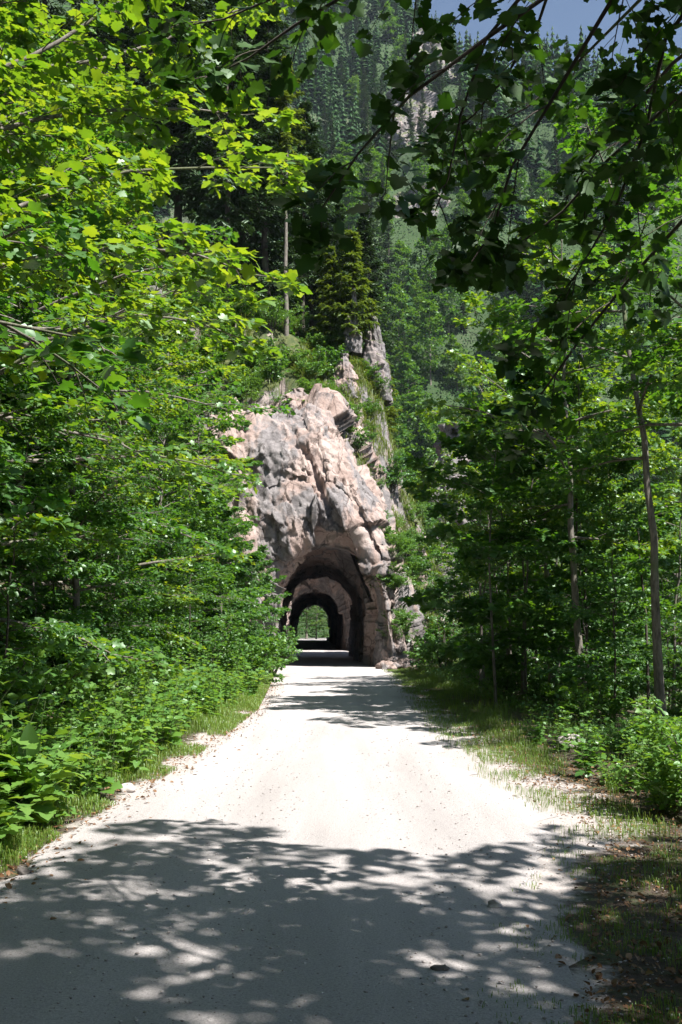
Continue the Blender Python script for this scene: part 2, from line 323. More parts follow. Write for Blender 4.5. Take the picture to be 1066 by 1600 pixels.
# ------------------------------------------------------------------ rock: spur with the tunnels
def rockdisp(P, Nn, seed, a=(1.0, .32, .13), keep=None):
    q = P + .06 * np.stack([fbm(P * .7, seed + k, 3) for k in (50, 60, 70)], 1)
    sh = np.stack([q[:, 0] + .3 * q[:, 2], q[:, 1], q[:, 2] * .5 - .25 * q[:, 0]], 1)
    d = a[0] * facets(sh * .40, seed, 1.3) + a[1] * facets(sh * 1.05, seed + 9, 1.3) + a[2] * facets(sh * 3.6, seed + 17, 1.4) + .05 * fbm(P * 3, seed + 30, 4) - .09 * np.clip(.22 - np.abs(fbm(sh * .9, seed + 40, 4)), 0, 1) / .22
    if keep is not None: d = d * keep
    return P + Nn * d[:, None]
def grid_normals(G):
    du = np.gradient(G, axis=0); dv = np.gradient(G, axis=1); return nrm(np.cross(du, dv))
def resample(pts, n):
    p = np.array(pts, float); s = np.concatenate([[0], np.cumsum(np.linalg.norm(np.diff(p, axis=0), axis=1))]); t = np.linspace(0, s[-1], n)
    q = np.stack([np.interp(t, s, p[:, 0]), np.interp(t, s, p[:, 1])], 1)
    for _ in range(6): q[1:-1] = .25 * q[:-2] + .5 * q[1:-1] + .25 * q[2:]
    return q
def arch(cx, hw, h, n):
    a = np.linspace(0, 1, n); pts = []
    base = [(-.93 * hw, -.4), (-.97 * hw, .8), (-hw, 1.7)]
    th = np.linspace(math.pi, 0, 40)
    top = [(hw * math.cos(t), 1.9 + (h - 1.9) * math.sin(t) ** .9) for t in th]
    pts = base + top + [(hw, 1.7), (.97 * hw, .8), (.93 * hw, -.4)]
    return resample(pts, n) + [cx, 0]
def tunnel_rock(name, y0, y1, axisx, arch_hw, arch_h, lip, lip_dy, outer, lean, back, seed, label, m):
    n = 380; rings = []; ys = []; keep = []
    A = arch(0, arch_hw, arch_h, n); L = resample(lip, n); B = resample(outer, n); BB = resample(back, n)
    ym = y0 + lip_dy                                                 # where the dark tube begins
    for t in np.linspace(1, 0, int((y1 - ym) / .3) + 4):             # tube, far mouth to near
        y = ym + t * (y1 - ym); rings.append(np.column_stack([A[:, 0] + axisx(y), np.full(n, y), A[:, 1]])); keep.append(.5)
    A0 = A + [axisx(ym), 0]
    for t in np.linspace(.06, 1, 22):                                # funnel out to the lip
        k = t ** .85; q = A0 * (1 - k) + L * k
        rings.append(np.column_stack([q[:, 0], np.full(n, ym - lip_dy * t) , q[:, 1]])); keep.append(.5 + .5 * t)
    for t in np.linspace(.01, 1, 130):                               # the face
        q = L * (1 - t) + B * t
        z = np.clip(q[:, 1], 0, None)
        yy = y0 + lean * np.clip(z - 4, 0, None) * t + (2.2 * t ** 5) - .35 * math.sin(min(t * 3, 1) * math.pi)
        rings.append(np.column_stack([q[:, 0], yy, q[:, 1]])); keep.append(1)
    last = rings[-1]
    for t in np.linspace(.03, 1, 44):                                # over the top and back
        q = B * (1 - t) + BB * t
        rings.append(np.column_stack([q[:, 0], last[:, 1] * (1 - t) + (y1 - .4) * t, q[:, 1]])); keep.append(1)
    A1 = A + [axisx(y1), 0]
    for t in np.linspace(.1, 1, 10):
        q = BB * (1 - t) + A1 * t; rings.append(np.column_stack([q[:, 0], np.full(n, y1 - .4 + .4 * t), q[:, 1]])); keep.append(.5)
    G = np.array(rings); Nn = grid_normals(G)
    kp = np.repeat(np.array(keep)[:, None], n, 1)
    P = rockdisp(G.reshape(-1, 3), Nn.reshape(-1, 3), seed, keep=kp.ravel())
    sd_ = np.sign((Nn[40:60, n // 2] * [0, 0, -1]).sum())            # tube normals must look into the tube
    obj(name, mesh(name, P, [grid_faces(len(rings), n)], m, False), label=label, cat='rock'); return P.reshape(len(rings), n, 3)
ax1 = lambda y: -.82 - .028 * (y - 43)
outer1 = [(-9.5, -.8), (-9.2, 4), (-8, 8), (-5.5, 10.6), (-3.6, 11.5), (-1.6, 11.7), (-.6, 11.2), (.35, 9.2), (1.25, 7.2), (1.75, 5.2), (2.2, 3.3), (2.7, 1.6), (3.1, -.8)]
back1 = [(-10, -.8), (-10, 6), (-8.5, 10), (-5.5, 12.4), (-3.4, 13.2), (-1.4, 13.2), (.2, 12.4), (1.6, 10.4), (2.6, 8), (3.4, 5.8), (4.2, 3.6), (5.0, 1.6), (5.4, -.8)]
lip1 = [(-3.05, -.4), (-3.1, 1.6), (-2.9, 3.3), (-2.25, 4.6), (-1.1, 5.35), (0, 5.2), (.8, 4.5), (1.45, 3.4), (1.75, 2.1), (1.85, .9), (1.8, -.4)]
ROCKP = tunnel_rock('tunnel_rock', 40.4, 57, ax1, 2.1, 4.7, lip1, 1.25, outer1, .2, back1, 23,
            'tall pinkish grey limestone rock face pierced by the nearer road tunnel', M_ROCK)
ax2 = lambda y: -1.85 - .03 * (y - 74)
outer2 = [(-14, -.8), (-13, 8), (-8, 13), (-2, 13), (2.5, 9), (4.3, 4), (5, -.8)]
back2 = [(-15, -.8), (-14, 8), (-9, 14), (-2, 14), (3, 10), (5.5, 4), (6, -.8)]
lip2 = [(-4.5, -.4), (-4.4, 2), (-3.6, 4.2), (-2, 5.4), (-.6, 4.8), (.4, 3.4), (.75, 1.7), (.8, -.4)]
tunnel_rock('tunnel_rock', 68.5, 120, ax2, 2.05, 4.3, lip2, 2.0, outer2, .12, back2, 31,
            'second rock with a smaller looking dark arch seen through the nearer tunnel', M_ROCK)

def crag(name, loc, h, rx, ry_, lean, seed, label, m, cat='rock', taper=1.4, amp=(.5, .3, .12), nz=90, nt=110):
    u = np.linspace(0, 1, nz)[:, None]; th = np.linspace(0, 2 * math.pi, nt, endpoint=False)[None]
    r = (1 - u ** taper) ** .6 + .02
    G = np.stack([rx * r * np.cos(th) + lean[0] * u * h, ry_ * r * np.sin(th) + lean[1] * u * h, (u * h) + 0 * th], -1)
    Nn = np.stack([np.cos(th) + 0 * u, np.sin(th) + 0 * u, .25 + 0 * u * th], -1); Nn = nrm(Nn)
    sc = min(rx, ry_)
    P = rockdisp(G.reshape(-1, 3) / max(sc, .3) * .9 + seed, Nn.reshape(-1, 3), seed, amp) - seed
    P = P / .9 * max(sc, .3)
    return obj(name, mesh(name, P, [grid_faces(nz, nt, True), np.array([[ (nz-1)*nt + k for k in range(nt)]])], m), loc=loc, label=label, cat=cat)
def hillz(x, y):
    zr = np.interp(x, [-45, -30, -20, -10, -6, -2.6, -1.2, 0, 1.2, 2.0, 2.7, 3.4, 4.6, 5.4, 6.4], [42, 36, 29, 22.5, 18.6, 16.2, 15.2, 14.6, 14.0, 12.6, 9.4, 7.4, 4.7, 2.0, -1.2])
    zf = np.interp(x, [-45, -30, -20, -12, -8, -5, -2.2, -.8, .3, 1.2, 2, 2.6, 3.2, 4.2, 6.4], [38, 26, 17, 10.5, 9.5, 10.4, 11.0, 10.6, 8.8, 6.6, 4.2, 2.2, .4, -.6, -1.2])
    k = ss(42.6, 50.5, y)
    z = zf * (1 - k) + zr * k - 4 * ss(44.6, 42.4, y)
    z = np.where(y > 52, z - (y - 52) * .25 , z)
    P = np.stack([x * .6, y * .6, z * .3], -1).reshape(-1, 3)
    q = facets(P * 1.1, 77, 1.4).reshape(x.shape); n = fbm(P, 78, 5).reshape(x.shape)
    return z + (1.25 * q + .8 * n) * ss(6.2, 4.4, x) * ss(42.2, 44, y)
hx = np.concatenate([np.linspace(-45, -8, 70), np.linspace(-7.85, 6.4, 150)]); hy = np.linspace(42.3, 62, 130)
X, Y = np.meshgrid(hx, hy, indexing='ij'); HZ = hillz(X, Y)
obj('hillside', mesh('hillside', np.stack([X, Y, HZ], -1).reshape(-1, 3), [grid_faces(len(hx), 130)[:, ::-1]], M_ROCKS), kind='structure')
def on_hill(x, y): return float(hillz(np.array([x]), np.array([y]))[0])
p = at(551, 535, 49); crag('rock_pinnacle', (p[0], 49, p[2] - .6), 3.4, .34, .4, (.03, 0), 41, 'slim grey rock pinnacle on the hill crest with a thin trunk in front', M_ROCKG)
p = at(598, 612, 49.5); crag('rock_pinnacle', (p[0], 49.5, p[2] - .6), 4.9, .62, .6, (-.12, 0), 43, 'broad pale rock pinnacle leaning left, at the right end of the crest', M_ROCKG)
p = at(535, 600, 47); crag('rock_outcrop', (p[0], 47, p[2] - .8), 2.2, .7, .6, (0, 0), 47, 'split whitish rock outcrop in grass above the tunnel, below the pinnacles', M_ROCK)
p = at(470, 640, 43.6); crag('rock_outcrop', (p[0], 43.6, p[2] - .7), 1.7, 1.3, .8, (0, .1), 49, 'dark jagged rock outcrop capping the top of the tunnel face', M_ROCK)
p = at(700, 690, 74); crag('rock_outcrop', (p[0] , 74, 0), p[2] + 1.5, 2.6, 2.4, (.02, 0), 51, 'pale grey rock outcrop half hidden behind trees right of the spur', M_ROCKG, taper=2.2)
p = at(655, 850, 46); crag('rock_outcrop', (p[0], 47.5, p[2] - 1.2), 2.4, .55, .5, (.0, .1), 53, 'pinkish rock outcrop on the grassy flank right of the tunnel', M_ROCK)
p = at(735, 1030, 37); crag('rock_outcrop', (p[0], 37, -.3), 1.0, .5, .4, (0, 0), 57, 'small pale boulder in grass near the right foot of the rock', M_ROCK)
p = at(352, 960, 37.5); crag('rock_outcrop', (p[0], 38, -.3), 6.4, 1.5, 1.3, (.06, .15), 59, 'grey rock rib behind leaves just left of the tunnel', M_ROCK, taper=1.8)
for px, py, Yd, hh, ww, lb in ((650, 262, 300, 24, 13, 'bare grey cliff band high on the wooded mountainside'), (672, 190, 350, 26, 13, 'upper dark cliff on the mountainside above the grey band'), (662, 390, 240, 11, 7, 'low pale cliff among trees at the foot of the mountainside')):
    p = at(px, py, Yd); z0 = float(mz(np.array([p[0]]), np.array([Yd]))[0])
    crag('cliff', (p[0], Yd + 2, z0 - 3), hh + 3, ww, ww * .6, (0, .3), int(px), lb, M_ROCKG, 'cliff', taper=2.5)

# ------------------------------------------------------------------ trees
def broadleaf(seed, h, spread, cb, nl, leaf, T, m, ns=8, nt=6, bias=(0, 0), lean=(0, 0), r0=None, top=.3, bark=M_BARK, K=4, flat=.38, rise=(5, 48), extra=None, prune=None):
    g = np.random.default_rng(seed); r0 = r0 or .011 * h + .01
    u = np.linspace(0, 1, 14); wob = np.cumsum(g.normal(0, .010 * h, (14, 2)), 0) * u[:, None]
    tr = np.column_stack([lean[0] * u ** 1.4 + wob[:, 0], lean[1] * u ** 1.4 + wob[:, 1], u * h - .1])
    s = np.clip(cb + (1 - cb) * (np.arange(nl) + g.uniform(0, 1, nl)) / nl, 0, .985); x = s * 13; i = x.astype(int); f = (x - i)[:, None]
    p = tr[i] * (1 - f) + tr[i + 1] * f
    az = np.arange(nl) * 2.4 + g.normal(0, .35, nl); b = np.array(bias)
    k = (s - cb) / (1 - cb)
    L = spread * (.55 + .45 * np.sin(np.clip(k / .9, 0, 1) * math.pi) ** .8) * (1 - top * k) * g.uniform(.7, 1.15, nl) * (1 + (np.cos(az) * b[0] + np.sin(az) * b[1]))
    el = np.radians(rise[0] + (rise[1] - rise[0]) * k + g.normal(0, 7, nl))
    d = np.column_stack([np.cos(az) * np.cos(el), np.sin(az) * np.cos(el), np.sin(el)])
    uu = np.linspace(0, 1, 7)[:, None]
    limbs = p[:, None] + d[:, None] * (L[:, None, None] * uu) + np.array([0, 0, -1.]) * (.16 * L[:, None, None] * uu ** 2) + np.cumsum(g.normal(0, .02, (nl, 7, 3)), 1) * L[:, None, None] * uu
    if extra is not None: limbs = np.concatenate([limbs, extra(tr, g)])
    if prune is not None: kk = prune(limbs[:, -1]); limbs = limbs[kk]; k = k[kk]; nl = len(limbs)
    subs = grow(limbs, ns, .42, .85, g, .16, 1., 5, .2)
    if prune is not None: subs = subs[prune(subs[:, -1])]
    tw = grow(subs, nt, .42, .8, g, .15, 1., K, .22)
    rl = r0 * .36; pr = []
    pr.append(tubes(tr[None], (r0 * (1 - .88 * u) + r0 * .5 * np.exp(-u * 30))[None], 9))
    pr.append(tubes(limbs, np.repeat((rl * (1 - .85 * uu[:, 0]))[None], len(limbs), 0) * np.clip(1.1 - .6 * np.concatenate([k, np.zeros(len(limbs) - nl)]), .3, 1)[:, None], 5))
    pr.append(tubes(subs, np.repeat(np.linspace(.35, .1, 5)[None] * rl, len(subs), 0), 3))
    keep_t = tw[::2] if len(tw) > 600 else tw
    pr.append(tubes(keep_t, np.repeat(np.linspace(.12, .05, K)[None] * rl + .001, len(keep_t), 0), 3))
    V, F = join(pr)
    LV, LF = join([twig_leaves(tw, g, leaf, T, flat), twig_leaves(subs, g, leaf, T, flat)])
    return [('trunk', mesh('trunk', V, F, bark, True)), ('crown', mesh('crown', LV, LF, m))]
def spruce(seed, h, spread, cb, whorl, nb, m, detail=2, droop=.35, bark=M_BARK_D, r0=None, nspray=7, spray=.22, thin=1.):
    g = np.random.default_rng(seed); r0 = r0 or .010 * h
    u = np.linspace(0, 1, 10); tr = np.column_stack([np.cumsum(g.normal(0, .003 * h, 10)), np.cumsum(g.normal(0, .003 * h, 10)), u * h - .15])
    z = np.arange(cb * h, h * .985, whorl); z = np.repeat(z, nb) + g.uniform(-.4, .4, len(z) * nb) * whorl; n = len(z); z = np.clip(z, .05, h * .985)
    k = (z / h - cb) / (1 - cb); az = g.uniform(0, 2 * math.pi, n)
    L = spread * np.clip((1 - k) ** .8, .05, 1) * g.uniform(.55, 1.12, n) * np.clip(.55 + k * 2.2, 0, 1)
    x = np.clip(z / h, 0, .999) * 9; i = x.astype(int); f = (x - i)[:, None]; p = tr[i] * (1 - f) + tr[i + 1] * f
    el = np.radians(-8 + 42 * k + g.normal(0, 6, n))
    d = np.column_stack([np.cos(az) * np.cos(el), np.sin(az) * np.cos(el), np.sin(el)])
    uu = np.linspace(0, 1, 6)[:, None]
    br = p[:, None] + d[:, None] * L[:, None, None] * uu + np.array([0, 0, 1.]) * (L[:, None, None] * (-droop * uu + droop * .8 * uu ** 2.2))
    tw = grow(br, nspray, .4, .9, g, .12, 1., 4, .35, -.05) if detail > 0 else br[:, 1:]
    strips = np.concatenate([br[:, 2:], tw]) if detail > 0 else br[:, 1:]
    N, K, _ = strips.shape
    if detail >= 2:                                                  # needle sprays: many narrow leaflets both sides
        P = []; H = []
        for a in range(K - 1):
            for fr in (.0, .5):
                q = strips[:, a] * (1 - fr) + strips[:, a + 1] * fr; t = nrm(strips[:, a + 1] - strips[:, a]); lat = nrm(np.cross(t, [0, 0, 1.]) + 1e-4)
                for sg in (-1, 1): P.append(q); H.append(t * .75 + lat * sg * .7 + g.normal(0, .15, q.shape) - [0, 0, .12])
        P = np.concatenate(P); H = np.concatenate(H); sz = spray * g.uniform(.6, 1.25, len(P))
        nor = nrm(np.array([0, 0, 1.]) + g.normal(0, .5, P.shape))
        TT = (DIAM[0] * [1, .42 * thin, .6], DIAM[1])
        LV, LF = leaves(P, H, nor, sz, TT)
    else:
        a = strips[:, :-1].reshape(-1, 3); b = strips[:, 1:].reshape(-1, 3); t = b - a
        wd = np.tile(np.linspace(1.2, .7, K - 1), N) * spray * g.uniform(.6, 1.3, len(a))
        lat = nrm(np.cross(t, [0, 0, 1.]) + 1e-4); off = lat * wd[:, None] + np.array([0, 0, -1.]) * wd[:, None] * .55; off2 = -lat * wd[:, None] + np.array([0, 0, -1.]) * wd[:, None] * .55
        mid = a + t * .5
        LV = np.stack([a, mid + off, b, mid + off2], 1).reshape(-1, 3); base = np.arange(len(a))[:, None] * 4
        LF = np.concatenate([base + [0, 1, 2], base + [0, 2, 3]])
    pr = [tubes(tr[None], (r0 * (1 - .92 * u))[None], 7)]
    if detail >= 1: pr.append(tubes(br, np.repeat(np.linspace(.16, .04, 6)[None] * r0, n, 0), 3))
    V, F = join(pr)
    return [('trunk', mesh('trunk', V, F, bark, True)), ('crown', mesh('crown', LV, [LF], m))]
def shrub(seed, h, spread, ns, leaf, T, m, nb=7, nt=4, flat=.45, bark=M_BARK_D, K=4):
    g = np.random.default_rng(seed); uu = np.linspace(0, 1, 6)[:, None]
    az = g.uniform(0, 2 * math.pi, ns); ti = g.uniform(.1, .8, ns); L = h * g.uniform(.6, 1.1, ns)
    d = np.column_stack([np.cos(az) * np.sin(ti) * spread / h * 1.6, np.sin(az) * np.sin(ti) * spread / h * 1.6, np.cos(ti)])
    st = (np.column_stack([np.cos(az), np.sin(az), 0 * az]) * g.uniform(0, .22, ns)[:, None])[:, None] * spread + d[:, None] * L[:, None, None] * uu + np.array([0, 0, -1.]) * .18 * L[:, None, None] * uu ** 2
    sub = grow(st, nb, .45, .8, g, .2, 1., 5, .2); tw = grow(sub, nt, .45, .8, g, .2, 1., K, .2)
    r = .012 * h
    V, F = join([tubes(st, np.repeat(np.linspace(1, .25, 6)[None] * r, ns, 0), 4), tubes(sub, np.repeat(np.linspace(.4, .12, 5)[None] * r, len(sub), 0), 3)])
    LV, LF = join([twig_leaves(tw, g, leaf, T, flat), twig_leaves(sub, g, leaf, T, flat)])
    return [('stem', mesh('stem', V, F, bark, True)), ('foliage', mesh('foliage', LV, LF, m))]
def weed(seed, h, ns, leaf, T, m, wide=.5, nl=7):
    g = np.random.default_rng(seed); uu = np.linspace(0, 1, nl)[:, None]
    az = g.uniform(0, 2 * math.pi, ns); ti = g.uniform(.05, wide, ns); L = h * g.uniform(.5, 1.1, ns)
    d = np.column_stack([np.cos(az) * np.sin(ti), np.sin(az) * np.sin(ti), np.cos(ti)])
    st = g.normal(0, .08, (ns, 1, 3)) * [1, 1, 0] + d[:, None] * L[:, None, None] * uu + (d * [1, 1, 0])[:, None] * .35 * L[:, None, None] * uu ** 2
    V, F = tubes(st, np.repeat(np.linspace(1, .4, nl)[None] * .004, ns, 0), 3)
    P = []; H = []; sz = []
    for k in range(1, nl):
        a0 = g.uniform(0, 6.28, ns)
        for sg in (0, math.pi):
            a = a0 + sg; P.append(st[:, k]); H.append(np.column_stack([np.cos(a), np.sin(a), g.uniform(-.25, .5, ns)])); sz.append(leaf * (1.15 - .65 * k / nl) * g.uniform(.7, 1.2, ns))
    P = np.concatenate(P); H = nrm(np.concatenate(H)); sz = np.concatenate(sz)
    nor = nrm(np.array([0, 0, 1.]) + g.normal(0, .3, P.shape)); H2 = nrm(H - nor * (H * nor).sum(1, keepdims=True) * .7)
    LV, LF = leaves(P + H2 * .15 * sz[:, None], H2, nor, sz, T)
    return [('stem', mesh('stem', V, [F], M_STEM, True)), ('foliage', mesh('foliage', LV, [LF], m))]

def put(parts, name, x, y, rz=0, sc=1, label=None, cat='tree', group=None, z=None):
    z = float(gz(np.array([x]), np.array([y]))[0]) if z is None else z
    return thing(name, parts, (x, y, z), rz, sc, label, cat, group)
# --- the overhead maple: stands right of the camera, its hanging boughs fill the upper right
BOUGHS = [  # photo pixels and distance of boughs that hang into view
    [(1150, -260, 3.4), (930, -60, 3.9), (760, 60, 4.1), (640, 150, 4.2), (560, 240, 4.3), (500, 330, 4.4)],
    [(1120, -150, 3.6), (980, -40, 4.0), (860, 160, 4.4), (800, 260, 4.5), (770, 360, 4.6), (730, 420, 4.6)],
    [(1160, -100, 3.9), (1040, 60, 4.4), (1010, 200, 4.6), (960, 330, 4.8), (900, 430, 4.9), (830, 520, 5.0)],
    [(1200, 60, 4.2), (1060, 150, 4.7), (950, 250, 5.0), (880, 330, 5.2), (800, 390, 5.3), (730, 420, 5.4)],
    [(1220, 180, 4.4), (1080, 330, 4.9), (980, 440, 5.2), (900, 540, 5.4), (850, 610, 5.5), (820, 660, 5.6)],
    [(900, -320, 3.5), (700, -120, 4.0), (560, -20, 4.3), (460, 40, 4.5), (390, 90, 4.6), (330, 120, 4.7)],
    [(1050, -260, 3.8), (860, -60, 4.5), (760, 60, 4.8), (720, 180, 5.0), (700, 280, 5.1), (680, 330, 5.2)],
    [(1000, -300, 4.2), (880, -80, 4.9), (840, 40, 5.2), (790, 120, 5.4), (740, 180, 5.5), (690, 220, 5.6)],
    [(1150, 20, 4.8), (1050, 100, 5.2), (980, 180, 5.5), (930, 240, 5.7), (890, 300, 5.9), (860, 380, 6.0)],
    [(800, -300, 4.4), (640, -130, 4.9), (500, -40, 5.2), (420, 0, 5.4), (350, 30, 5.5), (290, 40, 5.6)],
    [(1100, -120, 5.2), (1000, 0, 5.6), (930, 70, 6.0), (870, 130, 6.2), (820, 170, 6.3), (760, 200, 6.4)],
]
def bough_polys(TX, TY, tz):
    out = []
    for k, b in enumerate(BOUGHS):
        q = np.array([at(*p) for p in b]); s = np.linspace(0, 5, 11); i = np.minimum(s.astype(int), 4); f = (s - i)[:, None]
        c = q[i] * (1 - f) + q[i + 1] * f
        root = np.array([TX, TY, 3.6 + .35 * k]); u = np.linspace(0, 1, 6)[:-1, None]
        link = root * (1 - u) + q[0] * u + np.array([0, 0, 1.]) * 1.0 * np.sin(u * math.pi)
        full = np.concatenate([link, c]); out.append(full)
    return np.array(out) - np.array([TX, TY, tz])
def overhead_maple():
    TX, TY = 5.2, -.1; tz = float(gz(np.array([TX]), np.array([TY]))[0]); g = np.random.default_rng(77)
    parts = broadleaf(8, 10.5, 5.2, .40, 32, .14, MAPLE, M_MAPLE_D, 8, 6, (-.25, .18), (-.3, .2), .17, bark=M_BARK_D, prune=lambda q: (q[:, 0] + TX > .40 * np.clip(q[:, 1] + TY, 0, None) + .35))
    B = bough_polys(TX, TY, tz)
    vis = B[:, 5:]
    sub = grow(vis, 7, .22, .75, g, .05, 1., 5, .35, .0); tw = grow(sub, 3, .5, .7, g, .2, 1., 4, .3, .0)
    rr = np.linspace(.017, .0035, 16)
    V, F = join([tubes(B, np.repeat(rr[None], len(B), 0), 6), tubes(sub, np.repeat(np.linspace(.004, .002, 5)[None], len(sub), 0), 4), tubes(tw, np.repeat(np.linspace(.002, .0012, 4)[None], len(tw), 0), 3)])
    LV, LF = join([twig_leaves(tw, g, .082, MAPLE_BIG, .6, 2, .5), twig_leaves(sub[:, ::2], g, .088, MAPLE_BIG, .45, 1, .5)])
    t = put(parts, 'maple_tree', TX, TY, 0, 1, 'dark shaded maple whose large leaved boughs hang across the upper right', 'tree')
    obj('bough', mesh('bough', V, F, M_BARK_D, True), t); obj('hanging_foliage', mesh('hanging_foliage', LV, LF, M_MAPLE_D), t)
overhead_maple()

def behind():  # out-of-view maples added to keep sky light off the near road
    for x, y, k in ((.4, -3.4, 0), (-3.4, -1.6, 1), (3.2, -2.6, 1), (-1.6, -5.5, 0)):
        put(UND[k], 'maple_tree', x, y, x * 3, 1.2, 'unseen maple added behind the viewpoint to block sky light', 'tree', 'added maples behind the viewpoint')
    for x, y, sc in ((-4.8, .5, 1.25), (-5.5, -4, 1.4), (-1.5, -7, 1.3), (3.0, -6, 1.35), (8.5, -3, 1.3), (6.8, -7.5, 1.4)):
        put(MP[int(abs(x * 3)) % 4], 'maple_tree', x, y, x * 2, sc, 'unseen maple added behind the viewpoint to block sky light', 'tree', 'added maples behind the viewpoint')
# --- left: near sunlit maples
LB = [  # long visible boughs of the two nearest left trees
    [(-220, 420, 6.6), (-80, 370, 6.9), (60, 310, 7.2), (180, 268, 7.5), (310, 262, 7.8), (440, 262, 8.1)],
    [(-260, 480, 6.8), (-90, 440, 7.0), (60, 400, 7.2), (180, 385, 7.4), (300, 395, 7.6), (400, 430, 7.8)],
    [(-200, 190, 6.6), (-60, 130, 6.9), (70, 80, 7.2), (160, 20, 7.4), (240, -30, 7.6), (320, -70, 7.8)],
    [(-160, 160, 7.4), (0, 110, 7.8), (130, 100, 8.1), (240, 70, 8.4), (330, 30, 8.7), (420, 0, 9.0)],
    [(-200, 250, 7.0), (-60, 220, 7.4), (80, 180, 7.7), (200, 170, 8.0), (300, 170, 8.3), (380, 180, 8.6)],
    [(-240, 590, 7.6), (-60, 560, 8.0), (80, 530, 8.4), (200, 490, 8.8), (300, 500, 9.1), (380, 530, 9.4)],
]
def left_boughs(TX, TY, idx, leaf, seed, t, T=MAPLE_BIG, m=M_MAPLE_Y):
    g = np.random.default_rng(seed); tz = t.location.z; out = []
    for k in idx:
        q = np.array([at(*p) for p in LB[k]]); s = np.linspace(0, 5, 12); i = np.minimum(s.astype(int), 4); f = (s - i)[:, None]; c = q[i] * (1 - f) + q[i + 1] * f
        root = np.array([TX, TY, max(c[0, 2] - .8, tz + 1)]); u = np.linspace(0, 1, 5)[:-1, None]
        out.append(np.concatenate([root * (1 - u) + c[0] * u, c]))
    B = np.array(out) - np.array(t.location); sub = grow(B[:, 4:], 13, .26, .8, g, .04, 1., 5, .2, .05); tw = grow(sub, 6, .5, .75, g, .15, 1., 4, .25, .05)
    V, F = join([tubes(B, np.repeat(np.linspace(.03, .006, 16)[None], len(B), 0), 6), tubes(sub, np.repeat(np.linspace(.006, .002, 5)[None], len(sub), 0), 4), tubes(tw, np.repeat(np.linspace(.002, .0012, 4)[None], len(tw), 0), 3)])
    LV, LF = join([twig_leaves(tw, g, leaf, T, .34, 2, .5), twig_leaves(sub[:, ::2], g, leaf, T, .34, 2, .5)])
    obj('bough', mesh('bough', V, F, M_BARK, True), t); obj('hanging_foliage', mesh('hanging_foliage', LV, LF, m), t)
lt1 = broadleaf(101, 9.5, 2.9, .16, 36, .095, MAPLE, M_MAPLE, 8, 6, (.3, -.1), (.3, .1), .11)
t1 = put(lt1, 'maple_tree', -4.9, 8.2, 0, 1, 'nearest maple on the left bank with big sunlit leaves and bare grey boughs')
left_boughs(-4.9, 8.2, (0, 1, 3, 4, 5), .09, 5, t1)
lt2 = broadleaf(102, 8.5, 2.6, .2, 32, .095, MAPLE, M_MAPLE, 8, 6, (.3, 0), (.3, 0), .10)
t2 = put(lt2, 'maple_tree', -4.3, 5.9, 0, 1, 'yellow green maple at the left edge, one bough rising across the upper corner')
left_boughs(-4.3, 5.9, (2,), .09, 6, t2)
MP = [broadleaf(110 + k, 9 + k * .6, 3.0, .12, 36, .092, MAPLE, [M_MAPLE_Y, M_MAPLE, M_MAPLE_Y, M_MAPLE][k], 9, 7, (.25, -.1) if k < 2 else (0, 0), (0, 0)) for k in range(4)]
BE = [broadleaf(120 + k, 7 + k, 2.5, .10, 42, .075, OVATE, M_BEECH, 10, 7, (0, 0), (0, 0), flat=.45) for k in range(2)]
SAP = [broadleaf(130 + k, 4.2 + k * .5, 1.5, .15, 22, .085, [MAPLE, OVATE, MAPLE][k], [M_BEECH, M_BEECH, M_MAPLE][k], 7, 5, r0=.022, flat=.4, bark=[M_BARK, M_BARK_D, M_BARK][k]) for k in range(3)]
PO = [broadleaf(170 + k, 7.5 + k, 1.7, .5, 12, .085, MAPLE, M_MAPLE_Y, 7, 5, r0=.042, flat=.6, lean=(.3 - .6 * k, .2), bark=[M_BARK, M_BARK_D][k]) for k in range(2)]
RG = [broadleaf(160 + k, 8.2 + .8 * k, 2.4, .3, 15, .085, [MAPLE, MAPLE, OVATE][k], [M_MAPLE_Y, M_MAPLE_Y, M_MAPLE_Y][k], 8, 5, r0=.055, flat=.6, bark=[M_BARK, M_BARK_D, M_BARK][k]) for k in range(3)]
UND = [broadleaf(140 + k, 10.5, 2.6, .42, 13, .10, MAPLE, [M_MAPLE, M_BEECH][k], 8, 6, lean=(1.0 - .8 * k, .1), r0=.082) for k in range(2)]
left = [  # parts, x, y, rz, sc, label
    (MP[0], -4.6, 12.2, 0, .95, 'bright maple behind the nearest one on the left bank, layered sprays over the verge'),
    (MP[1], -5.0, 16.5, .7, 1.05, 'tall mid green maple halfway along the left roadside'),
    (BE[0], -3.9, 15.2, 1.9, .8, 'bushy small leaved beech low on the left bank opposite the grass gap'),
    (MP[2], -4.4, 21.5, .4, .95, 'yellow lit maple leaning towards the road midway to the rock, left side'),
    (BE[1], -4.6, 25.5, 2.2, .9, 'dense dark beech left of the road before the rock face'),
    (MP[3], -4.3, 31.5, 3.0, .9, 'maple whose sunlit sprays overlap the left edge of the rock face'),
    (BE[0], -4.2, 35.5, 4.0, .75, 'small beech at the foot of the rock, left of the tunnel mouth'),
]
for pr_, x, y, rz, sc, lb in left: put(pr_, 'maple_tree' if pr_ in MP else 'beech_tree', x, y, rz, sc, lb)
rg = random.Random(4)
for k in range(26):                                                  # second and third row up the left slope
    x = -7 - rg.random() * 8; y = 7 + k * 1.35 + rg.uniform(-1, 1)
    pr_ = (MP + BE)[k % 6]
    put(pr_, 'maple_tree' if pr_ in MP else 'beech_tree', x, y, rg.uniform(0, 6.28), rg.uniform(1.1, 1.6), 'leafy tree among the others up the shaded left slope', 'tree', 'trees up the left slope')
